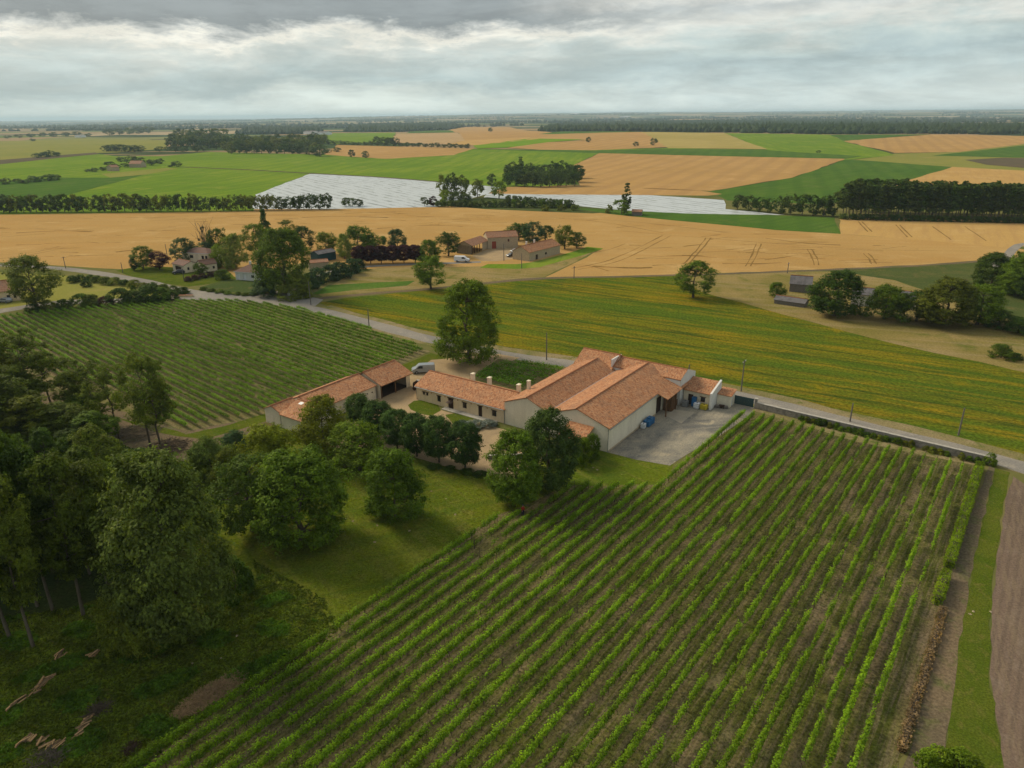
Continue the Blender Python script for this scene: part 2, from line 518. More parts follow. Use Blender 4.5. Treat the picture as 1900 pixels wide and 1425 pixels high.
M['plough'] = ground_mat('ploughed_soil', (.175, .125, .09), (.15, .11, .08), (.205, .155, .115), .05, .4, 4, fine=.25, stripe=[(52, .9, (.12, .09, .065), .45, .3), (60, -.5, (.24, .18, .11), .35, 2)])
M['dark_soil'] = ground_mat('dark_soil', (.12, .09, .06), (.1, .085, .05), (.13, .11, .05), .02, .1, 1, fine=.2)


def sheeting():
    m, nt = new_mat('white_plastic_mulch')
    pos = nt.n('ShaderNodeNewGeometry').outputs['Position']
    ang = R_(-57)
    d = nt.vmath('DOT_PRODUCT', pos, (-math.sin(ang), math.cos(ang), 0))
    al = nt.vmath('DOT_PRODUCT', pos, (math.cos(ang), math.sin(ang), 0))
    d = nt.math('MULTIPLY_ADD', nt.noise(pos, .012, 3), 8.0, d)
    s = nt.rng(nt.math('SINE', nt.math('MULTIPLY', d, 2 * math.pi / 7.0)), -.1, .9, 0, .8)
    vv = nt.n('ShaderNodeCombineXYZ', {0: nt.math('MULTIPLY', d, .20), 1: nt.math('MULTIPLY', al, .05)}).outputs[0]
    br = nt.rng(nt.noise(vv, 1.0, 5, .75), .44, .60, 0, 1)
    dk = nt.math('MULTIPLY', s, br)
    tear = nt.rng(nt.noise(vv, 1.9, 4, .6), .62, .68)
    col = nt.mix(dk, (.50, .53, .52), (.10, .11, .08))
    col = nt.mix(tear, col, (.20, .22, .10))
    finish(nt, col, .35, nt.noise(pos, .6, 3), .3, .6, .5)
    return m


M['sheet'] = sheeting()


def base_ground():
    """open country: nearby rough pasture, further out a patchwork of fields and woods"""
    m, nt = new_mat('open_country')
    pos = nt.n('ShaderNodeNewGeometry').outputs['Position']
    vo = nt.n('ShaderNodeTexVoronoi', {'Vector': nt.vmath('MULTIPLY', pos, (1 / 520., 1 / 330., 0)), 'Scale': 1.0, 'Randomness': .9})
    v = nt.n('ShaderNodeSeparateXYZ', {0: vo.outputs['Color']}).outputs[0]
    far = nt.ramp(v, [(0, (.30, .21, .11)), (.22, (.055, .085, .03)), (.36, (.34, .25, .14)), (.5, (.12, .16, .035)), (.62, (.26, .19, .10)),
                      (.72, (.04, .06, .025)), (.86, (.20, .2, .07)), (.94, (.38, .29, .17))], 'CONSTANT')
    near = nt.mix(nt.rng(nt.noise(pos, .05, 6, .6), .35, .65), (.10, .115, .03), (.17, .15, .055))
    dist = nt.vmath('LENGTH', pos)
    wd = nt.rng(nt.noise(nt.vmath('MULTIPLY', pos, (1 / 900., 1 / 420., 0)), 1.0, 4, .6), .52, .56)
    far = nt.mix(wd, far, (.04, .06, .025))
    col = nt.mix(nt.rng(dist, 700, 1400), near, far)
    finish(nt, col, .95, spec=0.0)
    return m


M['ground'] = base_ground()
# ------------------------------------------------------------------ ground sheet to the horizon
rings = [0, 15, 30, 50, 75, 100, 130, 165, 200, 250, 300, 370, 450, 540, 620, 700, 780, 860, 950] + [950 * 1.05 ** i for i in range(1, 78)]
rings = [r for r in rings if r < 40000]
NS = 160
gv, gf = [(0, 0, 0)], []
for r in rings[1:]:
    for k in range(NS):
        a = 2 * math.pi * k / NS
        x, y = r * math.sin(a), r * math.cos(a)
        gv.append((x, y, terrain(x, y) - (0.0 if r < 600 else 0.35)))
for k in range(NS):
    gf.append((0, 1 + (k + 1) % NS, 1 + k))
for i in range(len(rings) - 2):
    for k in range(NS):
        a, b = 1 + i * NS + k, 1 + i * NS + (k + 1) % NS
        gf.append((a, b, b + NS, a + NS))
me = bpy.data.meshes.new('ground')
me.from_pydata(gv, [], [f[::-1] for f in gf])
me.update()
for p in me.polygons:
    p.use_smooth = True
me.materials.append(M['ground'])
tag(link(bpy.data.objects.new('ground', me)), 'open farmland reaching to the hazy horizon', kind='structure')
if me.polygons[10].normal.z < 0:
    me.flip_normals()

RNG = random.Random(11)


def fill(name, pts, mat, lift, label=None, step=None, wob=0.0, kind='structure', parent=None):
    """a sheet of land cover over a world polygon, draped on the terrain"""
    dmin = min(math.hypot(p[0], p[1]) for p in pts)
    dmax = max(math.hypot(p[0], p[1]) for p in pts)
    step = step or max(1.5, min(60.0, dmin * .04))
    ring = []
    n = len(pts)
    for i in range(n):
        a, b = Vector(pts[i][:2]), Vector(pts[(i + 1) % n][:2])
        L_ = (b - a).length
        k = max(1, int(L_ / step))
        nrm = Vector((-(b - a).y, (b - a).x)).normalized() if L_ > 0 else Vector((0, 0))
        for j in range(k):
            q = a.lerp(b, j / k)
            if wob and 0 < j:
                q = q + nrm * wob * (RNG.random() - .5) * 2
            ring.append(q)
    inner = []
    if dmax > 600:
        g = max(60.0, (dmax - 500) * .05)
        x0, x1 = min(p[0] for p in ring), max(p[0] for p in ring)
        y0, y1 = min(p[1] for p in ring), max(p[1] for p in ring)
        for ix in range(int((x1 - x0) / g) + 1):
            for iy in range(int((y1 - y0) / g) + 1):
                q = Vector((x0 + (ix + .5) * g, y0 + (iy + .5) * g))
                if inside(q, ring):
                    inner.append(q)
    m_ = len(ring)
    vs, es, fs, *_ = delaunay_2d_cdt(ring + inner, [], [list(range(m_))], 1, 1e-4)
    verts = [(q.x, q.y, terrain(q.x, q.y) + lift * (.004 if math.hypot(q.x, q.y) < 600 else .05)) for q in vs]
    me = bpy.data.meshes.new(name)
    me.from_pydata(verts, [], [tuple(f) for f in fs])
    me.update()
    if len(me.polygons) and me.polygons[0].normal.z < 0:
        me.flip_normals()
    me.materials.append(M[mat])
    o = link(bpy.data.objects.new(name, me), parent)
    if parent is None:
        tag(o, label, kind=kind)
    return o


def inside(p, poly):
    x, y, c, n = p[0], p[1], False, len(poly)
    j = n - 1
    for i in range(n):
        xi, yi, xj, yj = poly[i][0], poly[i][1], poly[j][0], poly[j][1]
        if (yi > y) != (yj > y) and x < (xj - xi) * (y - yi) / (yj - yi) + xi:
            c = not c
        j = i
    return c


def field(name, px, mat, lift=1, label=None, wob=0.0, **k):
    w_ = [G(*p) for p in px]
    wob = wob or min(4.0, .0022 * min(p.length for p in w_))
    return fill(name, w_, mat, lift, label, wob=wob, **k)


def ribbon(name, px, width, mat, lift, label=None, wob=0.15, world=None, parent=None):
    c = world or [G(*p) for p in px]
    pts = []
    for i in range(len(c) - 1):           # smooth the centre line
        p0, p1, p2, p3 = c[max(0, i - 1)], c[i], c[i + 1], c[min(len(c) - 1, i + 2)]
        k = max(2, int((p2 - p1).length / 6))
        for j in range(k):
            t = j / k
            pts.append(.5 * ((2 * p1) + (p2 - p0) * t + (2 * p0 - 5 * p1 + 4 * p2 - p3) * t * t + (3 * p1 - p0 - 3 * p2 + p3) * t ** 3))
    pts.append(c[-1])
    v, f = [], []
    for i, p in enumerate(pts):
        d = (pts[min(i + 1, len(pts) - 1)] - pts[max(i - 1, 0)])
        n = Vector((-d.y, d.x, 0)).normalized()
        for s in (-1, 1):
            q = p + n * s * (width / 2 + wob * (RNG.random() - .5) * 2)
            far = math.hypot(q.x, q.y) >= 600
            v.append((q.x, q.y, terrain(q.x, q.y) + lift * (.05 if far else .004)))
        if i:
            f.append((2 * i - 2, 2 * i - 1, 2 * i + 1, 2 * i))
    me = bpy.data.meshes.new(name)
    me.from_pydata(v, [], f)
    me.update()
    if me.polygons[0].normal.z < 0:
        me.flip_normals()
    me.materials.append(M[mat])
    o = link(bpy.data.objects.new(name, me), parent)
    if parent is None:
        tag(o, label, kind='structure')
    return o


# -- far and middle fields, traced as the plots lie
F_ = field
F_('pasture', [(-250, 268), (0, 262), (160, 258), (310, 260), (310, 276), (215, 283), (177, 284), (0, 299), (-250, 315)], 'pale_green', 2, 'pale yellow green pasture beyond the ploughed strip')
F_('ploughed_strip', [(-250, 312), (0, 297), (110, 288), (177, 283), (185, 286), (110, 293), (0, 305), (-250, 322)], 'dark_soil', 3, 'thin brown ploughed strip at the left')
F_('crop_field', [(-250, 322), (0, 305), (110, 293), (185, 286), (215, 290), (300, 290), (387, 282), (600, 287), (720, 294), (760, 291), (870, 276), (1000, 278), (1113, 283), (1061, 308), (1074, 341), (1000, 347),
                  (930, 347), (812, 338), (700, 329), (575, 323), (474, 361), (470, 392), (0, 398), (-250, 402)], 'green', 2, 'wide bright green crop field behind the hedgerows')
F_('pale_patch', [(188, 323), (309, 312), (330, 313), (272, 324), (205, 330)], 'pale_green', 4, 'pale grass patch below the hedged farmstead')
F_('dark_crop_field', [(-250, 345), (0, 338), (110, 330), (205, 330), (270, 324), (190, 345), (110, 366), (0, 372), (-250, 380)], 'green_dark', 4, 'darker green crop wedge at the left')
ribbon('farm_track', [(335, 310), (450, 315), (575, 322), (700, 329), (815, 338)], 5, 'dark_soil', 6, 'earth track along the edge of the white field')
F_('tan_field', [(604, 287), (626, 269), (700, 271), (880, 276), (842, 288), (716, 295), (650, 291)], 'tan', 4, 'small tan stubble field below the distant hedge')
F_('light_green_field', [(585, 262), (619, 247), (735, 246), (728, 264), (620, 268)], 'green', 3, 'light green field on the rise by the far sheds')
F_('striped_field', [(727, 265), (735, 248), (849, 246), (862, 261), (827, 268)], 'stripe', 4, 'pale stubble field striped with straw rows')
F_('small_green_field', [(752, 247), (765, 242), (838, 242), (845, 246)], 'green_dark', 5, 'thin green plot above the striped stubble')
F_('hill_stubble', [(830, 243), (845, 236), (945, 236), (1035, 248), (1090, 261), (982, 257), (827, 268), (862, 261), (849, 246)], 'tan', 3, 'tan stubble on the crown of the low hill')
F_('straw_strip', [(827, 268), (862, 261), (982, 255), (1000, 258), (878, 270)], 'wheat_pale', 5, 'pale straw strip curving over the hill')
F_('vivid_field', [(878, 270), (982, 257), (1085, 259), (1018, 264), (941, 274), (886, 276)], 'green_vivid', 5, 'vivid green strip on the hill')
F_('brown_stubble', [(941, 274), (1018, 264), (1088, 261), (1032, 248), (1190, 245), (1215, 258), (1240, 273), (1100, 279), (1000, 278)], 'tan', 4, 'brown stubble field with two lone trees')
F_('hill_green_edge', [(1000, 249), (1045, 244), (1190, 244.5), (1032, 249)], 'green_dark', 4, 'green margin on the far brow')
F_('ochre_field', [(1188, 245), (1342, 247), (1380, 262), (1424, 277), (1240, 275), (1215, 259)], 'ochre', 4, 'smooth ochre field on the brow of the hill')
F_('brow_field', [(1342, 247), (1541, 250), (1565, 262), (1643, 282), (1660, 288), (1575, 297), (1250, 288), (1113, 284), (1000, 279), (1100, 278), (1240, 275), (1424, 278)], 'green', 3, 'green field sweeping over the brow')
F_('green_band', [(880, 277), (1000, 278), (1100, 279.5), (1240, 276), (1424, 279), (1600, 290), (1568, 295), (1350, 290), (1113, 284.5)], 'green_dark', 5, 'narrow dark green band above the wide stubble')
F_('far_tan_field', [(1565, 262), (1729, 250), (2150, 256), (2150, 262), (1900, 267), (1780, 282), (1660, 284)], 'tan', 4, 'tan field climbing to the far woodland at the right')
F_('far_green_strip', [(1541, 250), (1729, 249.5), (1565, 262)], 'green_dark', 4, 'green wedge in front of the far woodland')
F_('right_pasture', [(1660, 285), (1780, 282), (1900, 267), (2150, 262), (2150, 330), (1900, 320), (1767, 311), (1575, 298), (1640, 290)], 'pale_green', 2, 'pale green fallow between the stubble fields at the right')
F_('right_green', [(1729, 289), (1900, 270), (2150, 266), (2150, 300), (1900, 293)], 'green_dark', 4, 'dull green strip at the right edge')
F_('bare_patch', [(1790, 297), (1860, 293), (2100, 298), (2100, 316), (1900, 312), (1830, 306)], 'dark_soil', 5, 'dark bare ground at the right edge')
F_('stubble_field', [(1113, 284), (1250, 288), (1568, 295), (1470, 330), (1318, 354), (1250, 352), (1077, 344), (1074, 341), (1061, 308)], 'tan', 4, 'wide orange tan stubble field crossed by tramlines')
F_('green_slope', [(1568, 296), (1620, 299), (1767, 310), (1695, 333), (1600, 350), (1541, 380), (1350, 372), (1318, 355), (1470, 330)], 'green_dark', 3, 'dark green slope in front of the poplar plantation')
F_('stubble_by_poplars', [(1695, 332), (1767, 310), (1900, 317), (2200, 330), (2200, 372), (1900, 360), (1600, 352)], 'wheat_pale', 4, 'tan stubble showing above the poplar plantation')
F_('stubble_strip', [(940, 347), (1077, 344), (1295, 353), (1340, 360), (1313, 363), (1203, 362), (1018, 361), (904, 360)], 'tan', 4, 'thin tan strip behind the second white field')
F_('sheeted_field', [(575, 323), (700, 329.5), (812, 338), (930, 347), (904, 360), (812, 384), (600, 388), (470, 388), (474, 361)], 'sheet', 5, 'field covered with white plastic rows')
F_('sheeted_strip', [(904, 359), (1018, 361), (1203, 362), (1343, 371), (1346, 388), (1456, 399), (1250, 396), (1170, 392), (1060, 386), (890, 374)], 'sheet', 6, 'long strip of white plastic sheeting beside the poplars')
F_('grove_grass', [(780, 378), (904, 366), (1060, 381), (1170, 391), (1100, 396), (900, 388)], 'weeds', 7, 'rough grass under the hedges by the white strip')
F_('young_crop', [(1060, 386), (1170, 391), (1270, 396), (1456, 400), (1549, 403), (1560, 434), (1441, 427), (1250, 409), (1130, 397)], 'green_dark', 8, 'young green crop beside the white strip')
F_('wheat_field', [(-400, 402), (0, 398), (300, 391), (470, 387), (610, 384), (800, 380), (950, 386), (1100, 394), (1250, 408), (1441, 427), (1560, 434), (1720, 446), (1880, 460), (1950, 470), (1850, 481), (1700, 492),
                   (1500, 501), (1255, 510), (1075, 515), (1010, 515), (1118, 462), (1060, 470), (985, 492), (900, 500), (800, 496), (640, 500), (590, 480), (480, 510), (330, 522), (240, 500), (130, 494), (0, 487), (-400, 476)], 'wheat', 1, 'broad field of ripe golden wheat across the middle', wob=.6)
F_('wheat_plot', [(1556, 403), (1900, 409), (2300, 418), (2300, 480), (1900, 457), (1880, 460), (1720, 446), (1560, 434)], 'wheat_pale', 2, 'paler wheat plot in front of the poplars')

# -- tramlines and lodged crop in the wheat
def trams(lines, w_, name='wheel_track'):
    for ln in lines:
        ribbon(name, ln, w_, 'dark_wheat', 3, parent=bpy.data.objects['wheat_field'], wob=.25)


M['dark_wheat'] = ground_mat('trodden_wheat', (.20, .12, .04), (.26, .155, .05), (.14, .09, .03), .05, .4, 2, fine=.2)
tr = []
for x0, y0, x1, y1 in [(1310, 441, 1268, 490), (1403, 452, 1383, 494), (1497, 462, 1511, 492), (1602, 470, 1617, 490)]:
    tr += [[(x0, y0), ((x0 + x1) / 2 + 2, (y0 + y1) / 2), (x1, y1)], [(x0 + 9, y0), ((x0 + x1) / 2 + 11, (y0 + y1) / 2), (x1 + 9, y1)]]
tr += [[(1060, 498), (1120, 486), (1180, 462), (1230, 436)], [(1072, 500), (1140, 487), (1195, 463), (1245, 437)], [(1055, 492), (1090, 492), (1130, 503)],
       [(1150, 428), (1350, 445), (1600, 462), (1800, 466)], [(950, 400), (1100, 410), (1230, 432)], [(1000, 402), (1180, 412), (1350, 432)],
       [(0, 480), (60, 472), (120, 460)], [(0, 473), (70, 467), (110, 457)], [(130, 452), (160, 449), (185, 451)], [(120, 477), (160, 474), (210, 473)],
       [(1180, 480), (1260, 474), (1330, 478)], [(1420, 470), (1500, 471), (1560, 476)], [(1090, 470), (1130, 463), (1160, 452)]]
trams(tr, .55)
for ln in [[(1100, 494), (1160, 497), (1210, 496)], [(1340, 488), (1400, 489), (1450, 487)], [(640, 396), (700, 394), (760, 397)], [(560, 404), (640, 401), (720, 404)], [(700, 424), (790, 418), (860, 420)],
           [(215, 468), (250, 464), (300, 466)], [(30, 432), (110, 428), (170, 430)], [(420, 402), (480, 399), (560, 399)], [(1420, 442), (1500, 452), (1560, 455)]]:
    ribbon('lodged_patch', ln, 1.6, 'dark_wheat', 2, parent=bpy.data.objects['wheat_field'], wob=.9)
wf = [G(*p) for p in [(-60, 405), (300, 396), (600, 390), (800, 386), (950, 392), (1100, 400), (1250, 414), (1441, 433), (1560, 440), (1800, 462), (1700, 486), (1500, 495), (1255, 504), (1120, 500), (1120, 470), (1000, 440), (850, 425), (600, 415), (420, 420), (250, 470), (130, 486), (-60, 478)]]
wr_ = random.Random(17)
wx0, wx1 = min(p.x for p in wf), max(p.x for p in wf)
wy0, wy1 = min(p.y for p in wf), max(p.y for p in wf)
nl_ = 0
while nl_ < 150:
    q = Vector((wr_.uniform(wx0, wx1), wr_.uniform(wy0, wy1), 0))
    if not inside(q, wf):
        continue
    a_ = R_(wr_.choice([-8, -6, -12, 28, 5])) + wr_.uniform(-.08, .08)
    L_ = wr_.uniform(3, 20)
    dd = Vector((math.cos(a_), math.sin(a_), 0)) * L_ / 2
    if not (inside(q - dd, wf) and inside(q + dd, wf)):
        continue
    ribbon('lodged_patch', None, wr_.uniform(.3, .9), 'dark_wheat', 2, parent=bpy.data.objects['wheat_field'], wob=.35, world=[q - dd, q + Vector((wr_.uniform(-.6, .6), wr_.uniform(-.6, .6), 0)), q + dd])
    nl_ += 1
for ln in [[(1592, 411), (1610, 430)], [(1599, 411), (1618, 430)], [(1662, 417), (1684, 440)], [(1669, 417), (1692, 440)], [(1730, 420), (1765, 445)], [(1790, 420), (1830, 447)]]:
    ribbon('wheel_track', ln, .6, 'dark_wheat', 4, parent=bpy.data.objects['wheat_plot'])

# -- middle ground
F_('meadow', [(590, 562), (640, 553), (830, 535), (1000, 518), (1255, 512), (1300, 540), (1450, 582), (1600, 622), (1900, 690), (2300, 770), (2300, 960), (1900, 850), (1600, 777), (1400, 733), (1040, 664), (930, 650), (800, 624), (690, 596)], 'meadow', 1,
   'meadow of yellow flowers streaked with green across the road', wob=.5)
F_('dry_grass', [(1255, 511), (1400, 506), (1560, 503), (1660, 520), (1900, 600), (2300, 680), (2300, 772), (1900, 691), (1600, 623), (1450, 583), (1300, 541)], 'dry', 2, 'sweep of dry buff grass round the hidden buildings', wob=.8)
F_('fallow', [(1500, 502), (1700, 492), (1850, 481), (2300, 470), (2300, 690), (1900, 601), (1780, 560), (1660, 520), (1560, 504)], 'weeds', 3, 'weedy green fallow below the wheat at the right', wob=.8)
F_('paddock', [(590, 545), (640, 515), (700, 497), (900, 494), (985, 492), (1115, 461), (1010, 514), (830, 531), (600, 552)], 'dry', 2, 'dry grass paddock below the lane', wob=.5)
F_('green_paddock', [(580, 545), (610, 529), (700, 524), (770, 521), (755, 530), (660, 538), (590, 546)], 'green_dark', 3, 'bright green strip of grass at the lane end', wob=.4)
F_('farm_lawn', [(890, 497), (905, 490), (960, 490), (985, 487), (1060, 468), (1090, 458), (1120, 461), (1080, 474), (1000, 496), (960, 499)], 'green', 4, 'green lawn beside the stone farm', wob=.4)
F_('farm_yard', [(876, 475), (905, 462), (960, 458), (975, 466), (955, 480), (920, 485), (893, 484)], 'sand', 5, 'pale gravel yard of the stone farm')
F_('garden_grass', [(215, 502), (260, 494), (420, 500), (440, 520), (350, 532), (300, 525), (250, 516)], 'lawn_fine', 3, 'green garden around the cream house', wob=.4)
F_('front_garden', [(375, 532), (420, 518), (490, 520), (530, 535), (470, 545), (420, 541)], 'weeds', 4, 'garden in front of the white bungalow', wob=.3)
F_('left_paddock', [(-250, 530), (0, 505), (130, 512), (250, 528), (330, 545), (240, 556), (110, 566), (0, 575), (-250, 590)], 'pale_green', 2, 'yellowish paddock between the two lanes', wob=.4)
ribbon('verge', [(2050, 905), (1900, 862), (1836, 843), (1600, 786), (1400, 738), (1160, 690), (1040, 670), (930, 655), (800, 628), (700, 602), (590, 572)], 8.5, 'verge', 3, 'dry grassy verge beside the road', wob=.5)
ribbon('road', [(2050, 918), (1900, 868), (1836, 849), (1600, 790), (1400, 741), (1160, 693), (1040, 673), (930, 657), (800, 630), (700, 604), (580, 573), (480, 557), (400, 547), (345, 540), (250, 519), (130, 500), (0, 491), (-150, 484)], 4.6, 'road',
       5, 'narrow grey country road passing the winery', wob=.25)
ribbon('road', [(-300, 612), (0, 577), (70, 565), (140, 560), (250, 557), (345, 552), (430, 551)], 5.5, 'road', 6, 'lane at the left passing the tan house', wob=.3)
F_('road_junction', [(345, 545), (400, 546), (470, 549), (530, 537), (548, 545), (600, 556), (585, 568), (480, 561), (350, 556)], 'road', 7, 'wide tarmac road junction', wob=.15)
ribbon('lane', [(535, 541), (560, 525), (610, 505), (674, 495), (768, 490), (844, 488), (892, 486)], 3.2, 'road', 6, 'lane leading to the stone farm', wob=.2)
ribbon('dirt_track', [(582, 555), (640, 549), (830, 533), (1000, 517), (1255, 511), (1500, 502), (1700, 493), (1850, 482)], 2.6, 'track', 6, 'dark earth track between the wheat and the meadow', wob=.5)
ribbon('road', [(1840, 495), (1866, 478), (1880, 462), (1905, 452), (2000, 448)], 3.4, 'road', 7, 'bend of a grey lane at the right edge', wob=.1)

# -- around the winery
F_('lawn', [(300, 860), (420, 790), (560, 780), (700, 800), (900, 880), (1030, 850), (1127, 836), (1250, 862), (1240, 912), (1056, 912), (930, 968), (560, 1220), (180, 1500), (-500, 1600), (-900, 1000), (-200, 780)], 'lawn', 2, 'mown lawn with scattered trees between the wood and the vines', wob=.3)
F_('rough_grass', [(-700, 1000), (0, 900), (300, 950), (430, 1010), (485, 1075), (560, 1140), (575, 1165), (530, 1200), (470, 1255), (200, 1430), (60, 1600), (-700, 1700)], 'rough', 3, 'rough dark grass at the edge of the wood', wob=1.0)
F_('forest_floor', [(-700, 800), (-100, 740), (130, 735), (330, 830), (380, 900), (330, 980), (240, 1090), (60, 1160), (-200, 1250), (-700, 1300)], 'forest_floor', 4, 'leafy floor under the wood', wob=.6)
F_('cleared_ground', [(60, 720), (170, 735), (250, 780), (350, 800), (520, 770), (500, 800), (400, 830), (330, 860), (240, 830), (130, 790)], 'track', 5, 'bare brushy ground where branches were cleared', wob=.8)
F_('grass_headland', [(200, 770), (330, 800), (345, 806), (420, 790), (520, 760), (560, 738), (690, 700), (800, 655), (840, 668), (770, 690), (640, 745), (500, 780), (380, 815), (280, 800)], 'lawn_fine', 6, 'grassy headland along the end of the upper vineyard', wob=.4)
F_('vineyard_ground', [(-300, 622), (0, 589), (120, 575), (350, 558), (440, 557), (560, 573), (690, 611), (799, 652), (700, 697), (563, 737), (480, 777), (400, 790), (330, 806), (270, 775), (210, 735), (120, 730), (0, 735), (-300, 800)], 'vsoil_back', 4, 'pale soil under the upper vineyard', wob=.3)
F_('courtyard', [(600, 830), (655, 770), (700, 735), (757, 700), (800, 668), (925, 657), (965, 664), (880, 700), (770, 745), (945, 800), (1010, 850), (960, 890), (880, 878), (700, 832)], 'sand', 7, 'sandy courtyard and drive of the winery', wob=.25)
F_('grass_oval', [(757, 752), (768, 744), (795, 742), (812, 750), (818, 762), (800, 772), (780, 768), (762, 760)], 'lawn_fine', 8, 'oval patch of green lawn in the courtyard', wob=.1)
F_('grass_oval', [(826, 770), (850, 766), (880, 776), (862, 790), (842, 788)], 'lawn_fine', 9, 'smaller lawn patch near the shrub bed', wob=.1)
F_('kitchen_garden', [(868, 705), (925, 666), (1062, 684), (1040, 700), (985, 728), (955, 720)], 'vsoil_back', 8, 'soil of the planted garden behind the house', wob=.2)
F_('yard', [(1122, 838), (1217, 768), (1262, 730), (1351, 746), (1405, 757), (1394, 769), (1330, 812), (1243, 864), (1180, 853)], 'gravel_yard', 7, 'grey tarmac yard beside the winery hall', wob=.2)
F_('concrete_pad', [(1232, 770), (1264, 786), (1290, 765), (1250, 760)], 'pad', 9, 'pale concrete pad in front of the porch')
n52 = R_(52.55)
RD = Vector((math.cos(n52), math.sin(n52), 0))      # direction of the near vine rows
RN = Vector((math.sin(n52), -math.cos(n52), 0))


def RS(n, s):
    return RN * n + RD * s


def ns(px, py):
    g = G(px, py)
    return g.dot(RN), g.dot(RD)


a0, a1 = ns(923, 963), ns(1056, 900)
fill('vineyard_soil', [RS(-53.9, -30), RS(-53.9, ns(923, 960)[1]), RS(-50.6, ns(1050, 900)[1]), RS(-39.6, ns(1230, 900)[1]), RS(-39.4, ns(1391, 765)[1]), RS(-3.0, ns(1800, 863)[1]), RS(1.0, -30)], 'vsoil', 5, 'soil and weeds between the near vine rows', wob=.3)
F_('grass_strip', [(1845, 868), (1874, 877), (1862, 930), (1840, 1100), (1834, 1250), (1864, 1430), (1905, 1560), (1730, 1560), (1752, 1400), (1766, 1300), (1785, 1150), (1815, 1000)], 'lawn_fine', 6, 'mown green strip beside the clipped hedge', wob=.2)
fill('ploughed_field', [G(1880, 884), RS(40, 70), RS(60, -60), G(1900, 1600), G(1866, 1440), G(1836, 1250), G(1842, 1100), G(1864, 930)], 'plough', 5, 'bare brown ploughed field at the right', wob=.2)
fill('headland', [RS(-39.2, ns(1398, 762)[1]), G(1402, 758), G(1600, 805), G(1836, 861), RS(-3.0, ns(1800, 863)[1] + .3), RS(-20, ns(1600, 822)[1])], 'verge', 8, 'worn grassy strip between the vine rows and the stone wall', wob=.25)
F_('bare_strip', [(1836, 864), (1846, 868), (1816, 1000), (1786, 1150), (1767, 1300), (1753, 1400), (1731, 1560), (1640, 1560), (1686, 1400), (1733, 1180), (1775, 1020)], 'track', 7, 'bare earth under the dead hedge', wob=.2)
# ------------------------------------------------------------------ trees
def leaf_quads(c, nrm, size, rng, aspect=.62):
    """diamond leaf sprays centred on c, facing nrm"""
    n = len(c)
    nrm = nrm / np.maximum(np.linalg.norm(nrm, axis=1, keepdims=True), 1e-6)
    r = rng.normal(size=(n, 3))
    t = np.cross(nrm, r)
    t /= np.maximum(np.linalg.norm(t, axis=1, keepdims=True), 1e-6)
    b = np.cross(nrm, t)
    s = np.asarray(size).reshape(-1, 1)
    bend = nrm * s * .18
    v = np.stack([c - t * s, c - b * s * aspect + bend, c + t * s, c + b * s * aspect + bend], 1).reshape(-1, 3)
    f = np.arange(4 * n).reshape(n, 4)
    return v, f


PROFILE = {
    'round': lambda t: np.sqrt(np.maximum(0.02, 1 - (2 * t - 1) ** 2)) ** .85,
    'egg': lambda t: np.sin(np.pi * np.clip(t, .02, .98) ** .75) ** .7,
    'dome': lambda t: np.sqrt(np.maximum(.02, 1 - np.clip(t, 0, 1) ** 2.2)),
    'full': lambda t: np.clip(.70 + 1.5 * t, 0, 1) * np.sqrt(np.maximum(.03, 1 - t ** 2.6)),
    'cone': lambda t: np.clip(1 - t, .03, 1) ** .8 * np.clip(t * 8 + .3, 0, 1),
    'col': lambda t: np.sin(np.pi * np.clip(t * .93 + .05, .02, .98)) ** .55,
    'tall': lambda t: np.sin(np.pi * np.clip(t, .03, .97) ** 1.25) ** .6,
}


